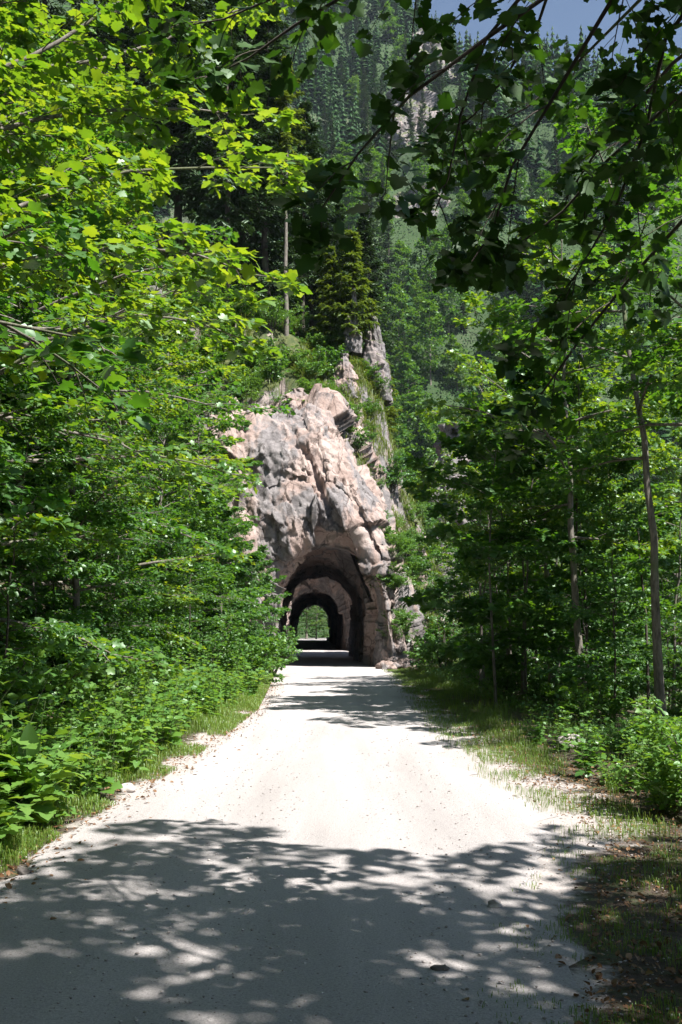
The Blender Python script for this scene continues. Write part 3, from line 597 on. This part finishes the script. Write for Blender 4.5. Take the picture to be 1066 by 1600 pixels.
for k in range(20):
    y = 9.5 + k * 1.45 + rg.uniform(-.6, .6); x = -3.3 - rg.random() * 2.2 - .5 * (y < 10)
    put(SAP[k % 3], 'sapling', x, y, rg.uniform(0, 6.28), rg.uniform(.65, 1.05), 'thin leafy sapling in the thicket along the left bank', 'sapling', 'saplings along the left bank')
# --- right: trunks in the shade, sunlit crowns over the road
RT = [broadleaf(151 + k, 9.4 - 1.4 * k, 3.0, .36, 16, .10, MAPLE, M_MAPLE_Y, 7, 5, (-.22, -.15), (-.1, 0), .085, flat=.45) for k in range(2)]
right = [
    (UND[0], 5.05, 16.4, 2.6, 1., 'curved grey trunked maple at the right edge, trunk bending left as it rises'),
    (UND[1], 5.45, 15.9, .4, 1.02, 'straight darker trunked maple at the far right edge beside the curved one'),
    (RT[0], 4.5, 19.2, 0, 1., 'sunlit maple right of the road reaching over it with pale layered sprays'),
    (SAP[0], 3.1, 20.8, 1.2, 1.5, 'slender tree with pale bent trunk at the edge of the dark roadside shadow, right'),
    (SAP[2], 4.0, 22.5, 2.2, 1.5, 'slim straight sapling just right of the pale bent trunk'),
    (RT[1], 5.2, 25.5, 0, 1.05, 'maple in the second row on the right with bright crown above the shade'),
    (BE[1], 5.0, 31, .9, .8, 'dark leafy beech on the right before the grassy flank'),
    (SAP[1], 4.9, 20.5, 3.0, 1.4, 'thin dark trunked sapling in the middle of the right hand grove'),
    (RG[1], 5.7, 12.0, 1.0, .9, 'slim maple outside the right border, sprays reaching in above the lit bush'),
    (RG[0], 6.6, 14.6, 2.0, 1., 'slender maple behind the two right edge trunks with pale bark'),
    (RG[2], 3.9, 28.5, 2.0, .9, 'pale green small leaved tree standing nearest the rock on the right verge'),
    (RG[0], 4.6, 43.0, 3.0, .62, 'small maple growing against the right flank of the tunnel rock'),
    (SAP[1], 3.3, 43.6, 1.0, 1.1, 'little sapling on the ledge just right of the arch'),
    (RG[2], 8.6, 15.0, 2.9, .8, 'maple beyond the right edge whose lit sprays fill the right border'),
    (BE[0], 4.9, 38.5, 2.0, .72, 'low beech in front of the grassy flank right of the tunnel'),
]
for pr_, x, y, rz, sc, lb in right: put(pr_, 'sapling' if pr_ in SAP else ('beech_tree' if pr_ in BE else 'maple_tree'), x, y, rz, sc, lb, 'sapling' if pr_ in SAP else 'tree')
put(SAP[0], 'sapling', -2.9, 33.2, 1, .95, 'light sapling whose leaves cover the lower left of the rock face', 'sapling')
put(SAP[2], 'sapling', -3.3, 39.2, 2, .9, 'sapling growing close against the left jamb of the tunnel', 'sapling')
for k in range(19):
    y = 18 + k * 2.0 + rg.uniform(-1, 1); x = 7.4 + rg.random() ** 1.1 * (5 + y * .34)
    pr_ = RG[k % 3] if x < 13 else (MP + BE + UND)[k % 8]
    put(pr_, 'beech_tree' if pr_ in BE else 'maple_tree', x, y, rg.uniform(0, 6.28), rg.uniform(.7, 1.1), 'leafy tree deep in the grove on the right of the road', 'tree', 'trees in the right hand grove')
for x, y, q, sc, lb in ((-3.7, 36.2, 0, .9, 'sapling pressing against the lower left of the rock, nearest the tunnel'), (-4.6, 37.6, 1, 1.25, 'taller sapling covering the left third of the rock'), (-5.4, 36.2, 2, 1.35, 'yellow green sapling at the far left edge of the rock'), (-4.9, 34.0, 0, 1.4, 'sapling in front of the rock rib left of the tunnel')):
    put(SAP[q], 'sapling', x, y, x * 2, sc, lb, 'sapling')
for k, (px, y, q, sc) in enumerate([(815, 23, 0, .9), (905, 20.5, 1, 1.), (868, 24.5, 0, 1.05), (958, 22, 0, .9), (838, 28, 1, 1.), (985, 26, 0, 1.1), (930, 29, 1, 1.), (790, 30, 0, .95), (748, 27, 0, .85), (1010, 21, 1, .8), (890, 33, 0, 1.2), (1046, 24, 0, 1.)]):
    put(PO[q], 'maple_tree', at(px, 980, y)[0], y, k * 2.1, sc, 'slim bare stemmed young maple in the light of the right hand grove', 'tree', 'slim stems in the right hand grove')
for k in range(22):
    y = 16.5 + k * 1.0; x = 3.9 + rg.random() * 5
    put(SAP[k % 3], 'sapling', x, y, rg.uniform(0, 6.28), rg.uniform(.7, 1.35), 'thin understory sapling in the shade of the right hand grove', 'sapling', 'saplings in the right hand grove')
for k in range(10):
    x = 5.5 + k * 3.4; y = 60 + rg.uniform(-5, 12)
    put(MP[k % 4], 'maple_tree', x, y, rg.uniform(0, 6.28), rg.uniform(1.2, 1.6), 'pale leafy tree standing beyond the rock spur, right of it', 'tree', 'trees beyond the spur', z=-2)
for k, (x, y, sc) in enumerate([(-6.2, 131, .8), (-3.2, 133, .95), (-1.0, 130, .7), (-4.6, 138, 1.2), (-8, 136, 1.3), (1.5, 137, 1.2)]):
    put((BE + MP)[k % 6], 'beech_tree' if k % 6 < 2 else 'maple_tree', x, y, k * 1.3, sc, 'green tree at the bright far end of the tunnels', 'tree', 'trees at the end of the tunnels')
behind()
# --- conifers on and behind the spur
SPN = [spruce(201, 15, 2.5, .12, .42, 6, M_NEEDLE, 2, .35, spray=.26), spruce(202, 13, 2.2, .3, .42, 5, M_NEEDLE, 2, .4, spray=.26)]
LAR = [spruce(211, 6.5, 1.25, .26, .32, 6, M_LARCH, 2, .15, spray=.24, bark=M_BARK), spruce(212, 15, 1.6, .52, .4, 4, M_LARCH, 2, .25, spray=.24, bark=M_BARK, r0=.13)]
def conifer(parts, px, y, rz, sc, label, name='spruce_tree', z=None):
    x = at(px, 980, y)[0]; put(parts, name, x, y, rz, sc, label, 'tree', z=on_hill(x, y) - .2 if z is None else z)
conifer(LAR[1], 444, 49, 1., 1.0, 'tall larch with long bare grey trunk on the crest of the spur', 'larch_tree')
conifer(LAR[0], 517, 50, 0, 1.05, 'young yellow green larch left of the pair on the crest', 'larch_tree')
conifer(LAR[0], 551, 49.3, 2, 1.15, 'young larch whose thin trunk stands before the slim rock pinnacle', 'larch_tree')
conifer(LAR[0], 602, 51.5, 4, .75, 'small larch right of the others behind the broad pinnacle', 'larch_tree')
for k, (px, y, sc, lb) in enumerate([(410, 50, 1.35, 'tall dark spruce at the upper left behind the yellow maple sprays'), (345, 48, 1.5, 'very tall spruce further left on the spur, half hidden by leaves'), (270, 50, 1.5, 'tall spruce on the spur hidden mostly by the left maples'), (472, 54, 1.15, 'spruce right behind the bare trunked larch'), (375, 55, 1.7, 'spruce topping the others in the upper left gap'), (505, 57, .9, 'shorter spruce behind the young larches'), (205, 52, 1.6, 'spruce on the upper left slope glimpsed between maple sprays'), (120, 56, 1.7, 'spruce farthest left on the slope, behind the left maples'), (487, 55.5, 1.0, 'slender spruce between the bare trunked larch and the young larches'), (532, 54, .8, 'small dark spruce peeking out behind the middle young larch'), (572, 56, .85, 'dark spruce behind the right end of the crest'), (40, 50, 1.6, 'spruce high behind the left border of the maples')]):
    conifer(SPN[k % 2], px, y, k * 1.7, sc, lb)
SPF = [spruce(221 + k, 20, 2.9 + .3 * k, .08, .75, 6, M_NEEDLE if k < 2 else M_FAR, 1, .35, spray=.42, nspray=5) for k in range(3)]
FBL = [broadleaf(231 + k, 13, 4.2, .15, 26, .5, DIAM, M_MID, 6, 3, flat=.7, K=3) for k in range(2)]
x = at(576, 330, 205)[0]; z0 = float(mz(np.array([x]), np.array([205.]))[0]); put(SPF[1], 'spruce_tree', x, 205, .4, (1.4, 1.4, (at(576, 165, 205)[2] - z0) / 20), 'dark open branched spruce standing clear before the mountainside', 'tree', z=z0)

# --- mountain woods
g = np.random.default_rng(9); n = 0; cand = 0
while n < 290 and cand < 6000:
    cand += 1
    yy = 152 + 330 * g.random() ** 1.45; px = g.uniform(430, 1066) if g.random() < .72 else g.uniform(470, 760)
    x = (px - 533) / 1600 * yy; z = float(mz(np.array([x]), np.array([yy]))[0])
    ppy = 980 - (z - 1.6) / yy * 1600
    if 610 < px < 705 and ((150 < ppy < 300) or (330 < ppy < 420)) and g.random() < .6: continue
    far_ = g.random() < (.3 if yy < 245 else .85)
    pr_ = SPF[g.integers(0, 3)] if far_ else FBL[g.integers(0, 2)]
    s_ = g.uniform(.65, 1.25)
    put(pr_, 'spruce_tree' if far_ else 'broadleaf_tree', x, yy, g.uniform(0, 6.28), (s_, s_, s_ * g.uniform(.9, 1.15)),
        'far conifer in the forest on the hazy mountainside' if far_ else 'far broadleaf tree in the forest on the hazy mountainside', 'tree', 'conifers on the mountainside' if far_ else 'broadleaf trees on the mountainside', z=z - .6)
    n += 1
g = np.random.default_rng(10); NN = 240000
yy = 150 + 420 * g.random(NN) ** 1.2; px = g.uniform(0, 1120, NN); x = (px - 533) / 1600 * yy; z = mz(x, yy)
ppy = 980 - (z - 1.6) / yy * 1600
pat = fbm(np.stack([x * .03, yy * .03, 0 * x], 1), 61, 4); k = (pat > -.5) & ~((g.random(NN) < .6) & (px > 612) & (px < 700) & (((ppy > 170) & (ppy < 290)) | ((ppy > 350) & (ppy < 410))))
x, yy, z = x[k], yy[k], z[k]; n = len(x)
hgt = np.abs(g.normal(0, 1, n)) * 2.2 * (1 + 1.3 * fbm(np.stack([x * .09, yy * .09, 0 * x], 1), 62, 2))
nor = nrm(np.column_stack([g.normal(.2, .7, n), g.normal(-.6, .6, n), g.uniform(.3, 1.2, n)])); H = nrm(np.cross(nor, g.normal(0, 1, (n, 3))))
V, F = leaves(np.column_stack([x, yy, z + .2 + np.clip(hgt, 0, 7)]), H, nor, g.uniform(.25, .7, n) * (.5 + yy / 450), DIAM)
g = np.random.default_rng(12); n = 1500; yy = 160 + 380 * g.random(n); px = g.uniform(200, 1080, n); x = (px - 533) / 1600 * yy; z = mz(x, yy); ppy = 980 - (z - 1.6) / yy * 1600
k = ~((yy < 245) & (g.random(n) < .8)) & ~((px > 605) & (px < 705) & (((ppy > 150) & (ppy < 300)) | ((ppy > 340) & (ppy < 410)))); x, yy, z = x[k], yy[k], z[k]; n = len(x); h = g.uniform(11, 24, n)
a = np.arange(12 * 7); lv = (a // 7) / 12; TV = []                      # every crown: twelve whorls of seven drooping boughs
az = g.uniform(0, 6.28, (n, 84)); rr = (1 - lv)[None] * .17 * h[:, None] * g.uniform(.6, 1.15, (n, 84)) + .15; zz = h[:, None] * (.06 + .92 * lv)[None] + g.uniform(-.3, .3, (n, 84))
c, s_ = np.cos(az), np.sin(az); w_ = rr * .42; O = np.stack([x, yy, z - .5], 1)[:, None]
q0 = np.stack([0 * c, 0 * c, zz + .05 * h[:, None]], -1); q1 = np.stack([c * rr * .6 - s_ * w_, s_ * rr * .6 + c * w_, zz - rr * .25], -1); q2 = np.stack([c * rr, s_ * rr, zz - rr * .35], -1); q3 = np.stack([c * rr * .6 + s_ * w_, s_ * rr * .6 - c * w_, zz - rr * .25], -1)
V2 = (np.stack([q0, q1, q2, q3], 2) + O[:, :, None]).reshape(-1, 3); F2 = np.arange(n * 84)[:, None] * 4
V2F = np.concatenate([F2 + [0, 1, 2], F2 + [0, 2, 3]]) + len(V)
obj('mountain_woods', mesh('mountain_woods', np.concatenate([V, V2]), [F, V2F], M_FAR), kind='stuff')

# ------------------------------------------------------------------ undergrowth: bushes, weeds, grass
SH = [shrub(301, 1.7, 1.1, 11, .085, OVATE, M_BUSH), shrub(302, 1.3, 1.2, 12, .075, MAPLE, M_BUSH), shrub(303, 2.2, 1.2, 11, .09, MAPLE, M_BEECH), shrub(304, .9, .9, 12, .06, OVATE, M_BUSH)]
for k, (x, y, q, sc, lb) in enumerate([
    (-2.35, 33.5, 0, 1.1, 'light green bush bulging over the road edge just before the tunnel, left'),
    (-2.75, 28.8, 1, 1.2, 'rounded bush on the left road edge behind the grass tongue'),
    (-2.9, 37.5, 2, .9, 'bush hiding the left foot of the tunnel mouth'),
    (-3.4, 24.5, 0, 1.2, 'leafy bush at the left verge where the road narrows'),
    (3.6, 36.5, 1, 1.1, 'bush at the right foot of the rock beside the grass'),
    (5.0, 35.5, 2, 1.1, 'taller bush right of the rock foot under the grassy flank'),
    (4.2, 41.5, 2, 1.2, 'bush climbing the right base of the rock'),
    (3.15, 8.9, 3, 1.15, 'low sunlit bush at the right edge of the gravel, nearest the camera'),
    (3.75, 10.3, 1, .7, 'sunlit bush just behind the nearest right edge bush'),
    (3.5, 12.8, 3, .6, 'low leafy clump at the right edge in front of the shade')]):
    put(SH[q], 'bush', x, y, k * 1.1, sc, lb, 'bush')
for k in range(26):
    y = 10.5 + k * 1.05 + rg.uniform(-.5, .5); x = -3.5 - rg.random() * 1.6 - (.8 if y < 10 else 0)
    put(SH[(1, 2, 3, 0)[k % 4]], 'bush', x, y, rg.uniform(0, 6.28), rg.uniform(.6, 1.0), 'shaded leafy bush in the undergrowth along the left bank', 'bush', 'bushes along the left bank')
for k in range(24):
    y = 16 + k * .9 + rg.uniform(-.4, .4); x = 3.4 + .6 * (y < 18) + rg.random() * 3.6
    put(SH[k % 4], 'bush', x, y, rg.uniform(0, 6.28), rg.uniform(.4, .7), 'low bush in the undergrowth of the right hand grove', 'bush', 'bushes in the right hand grove')
gh = np.random.default_rng(16); k = 0; nR = ROCKP.shape[0]
while k < 60:                                                        # plants rooted in cracks of the tunnel rock
    i = gh.integers(nR - 10 - 44 - 60, nR - 12); j = gh.integers(40, 365); q = ROCKP[i, j]
    edge = j > 285 or j < 110 or i > nR - 60
    if not edge or q[2] < 1.0 or q[1] > 47: continue
    put(SH[k % 4], 'bush', q[0], q[1] + .1, gh.uniform(0, 6.28), gh.uniform(.3, .75), 'small bush rooted in a crack of the tunnel rock', 'bush', 'bushes on the tunnel rock', z=q[2] - .12); k += 1
gh = np.random.default_rng(15); k = 0
while k < 178:
    x = gh.uniform(-10, 5) if k < 75 else gh.uniform(.6, 4.8) if k < 115 else gh.uniform(-7, .5); y = gh.uniform(43.2, 51.5) if k < 150 else gh.uniform(43.0, 44.8)
    if x > 3.6 and y < 45: continue
    put(SH[k % 4], 'bush', x, y, gh.uniform(0, 6.28), gh.uniform(.5, 1.05) * (.6 if 75 <= k < 115 else 1), 'green bush growing on the grassy spur above the tunnel', 'bush', 'bushes on the spur', z=on_hill(x, y) - .15); k += 1
WD = [weed(401, .55, 9, .17, MAPLE, M_WEED, .9), weed(402, .7, 12, .12, OVATE, M_WEED, .6), weed(403, .45, 11, .10, OVATE, M_WEED, .9), weed(404, .8, 9, .10, MAPLE, M_BUSH, .5)]
for k in range(190):
    if k < 34: x, y, q = -2.5 - rg.random() * 1.2, 6.7 + rg.random() * 2.6, 0
    elif k < 140: y = 8.6 + rg.random() ** 1.3 * 16; x = -2.2 - rg.random() * 1.3; q = k % 4
    else: y = 4.6 + rg.random() * 10; x = (2.5 if y > 7.5 else .3 * y) + rg.random() * 1.6; q = 1 + k % 3
    lb, gp = (('broad leaved pale weed in the clump at the left road edge', 'broad weeds left') if k < 34 else ('leafy roadside weed on the left verge', 'weeds on the left verge') if k < 140 else ('leafy weed at the right edge of the gravel', 'weeds on the right verge'))
    put(WD[q], 'weed', x, y, rg.uniform(0, 6.28), rg.uniform(.8, 1.45) * (.45 if k >= 140 and y < 8 else .6 if k >= 140 else 1), lb, 'weed', gp)
# one big drooping leaf at the left edge, shade put into its dark colour
p = at(45, 1130, 8.3); g = np.random.default_rng(3)
LV, LF = leaves(np.array([[0, 0, 0.]]), np.array([[.12, -.25, -1.]]), np.array([[.5, -1, .3]]), np.array([.26]), tmpl([(0, .02), (.15, .14), (.4, .24), (.65, .33), (.85, .32), (.97, .2), (.93, .08), (.96, 0)], .5, .55, .3))
stl = np.array([[[-.02, .1, -p[2] + gz(np.array([p[0]]), np.array([8.3]))[0]], [-.02, .06, -.3], [0, .02, -.02], [0, 0, 0]]]); SV, SF = tubes(stl, np.full((1, 4), .006), 5)
thing('leaf_plant', [('stem', mesh('stem', SV, [SF], M_STEM, True)), ('leaf', mesh('leaf', LV, [LF], M_MAPLE_D))], tuple(p), 0, 1, 'single large drooping leaf on a stalk at the left edge, shade put into its dark colour', 'plant')

def grass(name, x, y, z, h, wd, m, seed, bend=.6):
    g = np.random.default_rng(seed); n = len(x); az = g.uniform(0, 2 * math.pi, n); d = np.column_stack([np.cos(az), np.sin(az), 0 * az]); s = np.column_stack([-np.sin(az), np.cos(az), 0 * az])
    b = np.column_stack([x, y, z]); bd = bend * g.uniform(.2, 1.2, n)[:, None]; h = h[:, None]; up = np.array([0, 0, 1.])
    p1 = b + up * h * .5 + d * h * .14 * bd; p2 = b + up * h * (.9 - .25 * bd) + d * h * .5 * bd; p3 = b + up * h * (1.0 - .55 * bd) + d * h * .95 * bd
    w_ = wd[:, None] * s
    V = np.stack([b - w_ * .7, b + w_ * .7, p1 - w_, p1 + w_, p2 - w_ * .7, p2 + w_ * .7, p3], 1).reshape(-1, 3); k = np.arange(n)[:, None] * 7
    obj(name, mesh(name, V, [np.concatenate([k + [0, 1, 3, 2], k + [2, 3, 5, 4]]), k + [4, 5, 6]], m), kind='stuff')
g = np.random.default_rng(21)
n = 34000; y = 6 + 30 * g.random(n) ** 1.6; e = np.interp(y, [6, 8.3, 12, 20, 37], [-2.2, -2.1, -1.8, -1.5, -1.6]); e = e + road_c(y)
x = e - np.abs(g.normal(0, .55, n)) - .02; cl = fbm(np.stack([x * 1.6, y * 1.6, 0 * x], 1), 31, 3); k = cl > -.25
x, y, cl = x[k], y[k], cl[k]; d = np.clip((e[k] - x) / .6, 0.1, 1)
grass('grass', x, y, gz(x, y), (.05 + .16 * d * g.uniform(.3, 1.25, len(x))) * np.clip(1 + 1.4 * cl, .4, 1.6), g.uniform(.0012, .003, len(x)) * (1 + y / 30), M_GRASS, 1)
n = 52000; y = 4.2 + 34 * g.random(n) ** 1.5; e = np.interp(y, [4, 6, 8.3, 11, 14, 21, 37], [.9, 1.3, 2.1, 1.9, 1.7, 1.9, 2.6]) + road_c(y)
x = e + np.abs(g.normal(0, 1.0, n)) - .45 * g.random(n); cl = fbm(np.stack([x * 2.2, y * 1.6, 0 * x], 1), 33, 4); k = cl > .02 - .16 * (y > 9) - .35 * ss(1, 2.2, x - e)
x, y, cl = x[k], y[k], cl[k]; d = np.clip((x - e[k]) / 1.3, .12, 1)
grass('grass', x, y, gz(x, y), (.04 + .2 * d * g.uniform(.2, 1.25, len(x))) * np.where(y < 8, .6, 1.15), g.uniform(.0008, .002, len(x)) * (1 + y / 30), M_GRASS, 2, .45)
n = 70000; x = g.uniform(-12, 5.6, n); y = g.uniform(42.8, 52.5, n); z = hillz(x, y); cl = fbm(np.stack([x * .8, y * .8, z * .4], 1), 35, 3); k = cl > -.12; x, y, z = x[k], y[k], z[k]
grass('hill_grass', x, y, z - .05, g.uniform(.2, .75, len(x)), g.uniform(.007, .018, len(x)), M_HGRASS, 3, 1.0)
n = 60000; y = 5 + 60 * g.random(n) ** 1.2; sd2 = g.random(n) < .55; x = np.where(sd2, road_c(y) - 2.9 - 12 * g.random(n) ** 1.5, road_c(y) + 3.4 + 16 * g.random(n) ** 1.5)
k = ~((y > 41) & (x < 6)); x, y = x[k], y[k]; n = len(x)
nor = nrm(np.array([.1, -.2, 1.]) + g.normal(0, .4, (n, 3))); H = nrm(np.cross(nor, g.normal(0, 1, (n, 3))))
V, F = leaves(np.column_stack([x, y, gz(x, y) + np.abs(g.normal(0, .16, n)) + .02]), H, nor, g.uniform(.05, .12, n), OVATE)
obj('ground_cover', mesh('ground_cover', V, [F], M_BUSH), kind='stuff')
n = 6500; y = 3.5 + 26 * g.random(n) ** 1.5; sd2 = g.random(n) < .4; e = np.where(sd2, np.interp(y, [6, 8.3, 12, 20, 37], [-2.15, -2.05, -1.8, -1.5, -1.5]), np.interp(y, [4, 8.3, 14, 21], [1.0, 2.1, 1.8, 1.9])) + road_c(y)
x = e + g.normal(0, .22, n) + np.where(sd2, -.12, .9 * g.random(n)); nor = nrm(np.array([0, 0, 1.]) + g.normal(0, .35, (n, 3))); H = nrm(np.cross(nor, g.normal(0, 1, (n, 3))))
V, F = leaves(np.column_stack([x, y, gz(x, y) + .025]), H, nor, g.uniform(.02, .055, n), OVATE)
obj('leaf_litter', mesh('leaf_litter', V, [F], M_LITTER), kind='stuff')
n = 9000; y = 3.6 + 9 * g.random(n) ** 1.3; x = np.interp(y, [3.6, 8, 12.6], [.75, 2.0, 1.8]) + 2.2 * g.random(n) ** 1.2; nor = nrm(np.array([0, 0, 1.]) + g.normal(0, .45, (n, 3))); H = nrm(np.cross(nor, g.normal(0, 1, (n, 3))))
V, F = leaves(np.column_stack([x, y, gz(x, y) + .012]), H, nor, g.uniform(.008, .03, n), OVATE)
obj('leaf_litter', mesh('leaf_litter', V, [F], M_LITTER), kind='stuff')
# loose gravel
t = (1 + 5 ** .5) / 2
IV = nrm(np.array([[-1, t, 0], [1, t, 0], [-1, -t, 0], [1, -t, 0], [0, -1, t], [0, 1, t], [0, -1, -t], [0, 1, -t], [t, 0, -1], [t, 0, 1], [-t, 0, -1], [-t, 0, 1]]))
IF = np.array([[0, 11, 5], [0, 5, 1], [0, 1, 7], [0, 7, 10], [0, 10, 11], [1, 5, 9], [5, 11, 4], [11, 10, 2], [10, 7, 6], [7, 1, 8], [3, 9, 4], [3, 4, 2], [3, 2, 6], [3, 6, 8], [3, 8, 9], [4, 9, 5], [2, 4, 11], [6, 2, 10], [8, 6, 7], [9, 8, 1]])
n = 9000; y = 3.6 + 18 * g.random(n) ** 1.7; x = g.uniform(-2.4, 3.0, n); sz = .003 + .007 * g.random(n) ** 3
V = np.column_stack([x, y, gz(x, y) + .022])[:, None] + (IV[None] * g.uniform(.6, 1.3, (n, 12, 1)) * [1.2, 1, .6]) * sz[:, None, None]
F = (np.arange(n)[:, None, None] * 12 + IF).reshape(-1, 3)
def plain_rock(name, c0, c1):
    m, nt, out, N, Lk = mat(name); tc = N('TexCoord'); n_ = N('TexNoise', i_Scale=9., i_Detail=6.); Lk(tc.outputs['Object'], n_.inputs[0]); gg = N('NewGeometry')
    c = N('MixRGB', blend_type='MULTIPLY', i_0=1.); Lk(ramp(N, Lk, n_.outputs[0], [(.3, c0), (.7, c1)]), c.inputs[1]); Lk(ramp(N, Lk, gg.outputs['Random Per Island'], [(0, (.5, .48, .46)), (1, (1, 1, 1))]), c.inputs[2])
    p_ = N('BsdfPrincipled', i_Roughness=.9); Lk(c.outputs[0], p_.inputs[0]); Lk(p_.outputs[0], out.inputs[0]); return m
M_PEB = plain_rock('pebble', (.34, .3, .28), (.58, .54, .51))
M_STONE = plain_rock('dark_stone', (.08, .07, .065), (.2, .18, .165))
obj('gravel', mesh('gravel', V.reshape(-1, 3), [F], M_PEB), kind='stuff')
def stone(px, py, size, label, m, seed):
    b = (800 - py) / 1600; Yd = -1.6 * (cP - b * sP) / (sP + b * cP); p = at(px, py, Yd)
    nu, nv = 14, 20; th = np.linspace(.03, math.pi - .03, nu)[:, None]; ph = np.linspace(0, 2 * math.pi, nv, endpoint=False)[None]
    D = np.stack([np.sin(th) * np.cos(ph), np.sin(th) * np.sin(ph), np.cos(th) + 0 * ph], -1).reshape(-1, 3)
    P = D * [1.2, .9, .8] * size * (1 + .5 * facets(D * 1.2 + seed, seed, 1.2) + .12 * fbm(D * 3, seed))[:, None]
    obj('stone', mesh('stone', P, [grid_faces(nu, nv, True), np.arange(nv)[None], ((nu - 1) * nv + np.arange(nv))[None, ::-1]], m), loc=(p[0], Yd, float(gz(np.array([p[0]]), np.array([Yd]))[0]) + size * .3), label=label, cat='stone')
stone(440, 1422, .02, 'small dark stone alone in the road shadow', M_STONE, 1)
stone(688, 1520, .033, 'dark clod in the shaded gravel near the bottom right', M_STONE, 2)
stone(36, 1368, .04, 'grey stone at the left road edge where the shadow starts', M_STONE, 3)
stone(198, 1238, .07, 'pale rounded stone in the grass of the left verge', M_PEB, 4)
stone(895, 1168, .16, 'flat pale stone lit in the shade at the right verge', M_PEB, 5)
stone(772, 1420, .04, 'pinkish stone on the shaded gravel, right of the middle', M_PEB, 6)

hm, hnt, hout, hN, hL = mat('haze_air'); hv = hN('VolumePrincipled'); hv.inputs['Color'].default_value = (.72, .84, 1, 1); hv.inputs['Density'].default_value = .0001; hL(hv.outputs[0], hout.inputs['Volume'])
hV = np.array([[a, b, c] for a in (-1600, 1600) for b in (-1600, 2600) for c in (-45, 480)]); hF = np.array([[0, 1, 3, 2], [4, 6, 7, 5], [0, 4, 5, 1], [2, 3, 7, 6], [0, 2, 6, 4], [1, 5, 7, 3]])
obj('haze', mesh('haze', hV, [hF], hm), kind='stuff')

def rubble(x, y, size, seed):
    nu, nv = 12, 16; th = np.linspace(.03, math.pi - .03, nu)[:, None]; ph = np.linspace(0, 2 * math.pi, nv, endpoint=False)[None]
    D = np.stack([np.sin(th) * np.cos(ph), np.sin(th) * np.sin(ph), np.cos(th) + 0 * ph], -1).reshape(-1, 3)
    P = D * [1.2, 1, .75] * size * (1 + .7 * facets(D * 1.3 + seed, seed, 1.2) + .1 * fbm(D * 3, seed))[:, None]
    obj('stone', mesh('stone', P, [grid_faces(nu, nv, True), np.arange(nv)[None], ((nu - 1) * nv + np.arange(nv))[None, ::-1]], M_ROCK), loc=(x, y, float(gz(np.array([x]), np.array([y]))[0]) + size * .25),
        label='angular fallen stone lying at the foot of the tunnel rock', cat='stone', group='fallen stones at the rock foot')
rr_ = random.Random(8)
for k in range(13): rubble(rr_.uniform(1.55, 3.2), rr_.uniform(38.6, 40.2), rr_.uniform(.08, .34), 900 + k)
for k in range(5): rubble(rr_.uniform(-3.3, -2.75), rr_.uniform(39, 40.2), rr_.uniform(.07, .2), 930 + k)
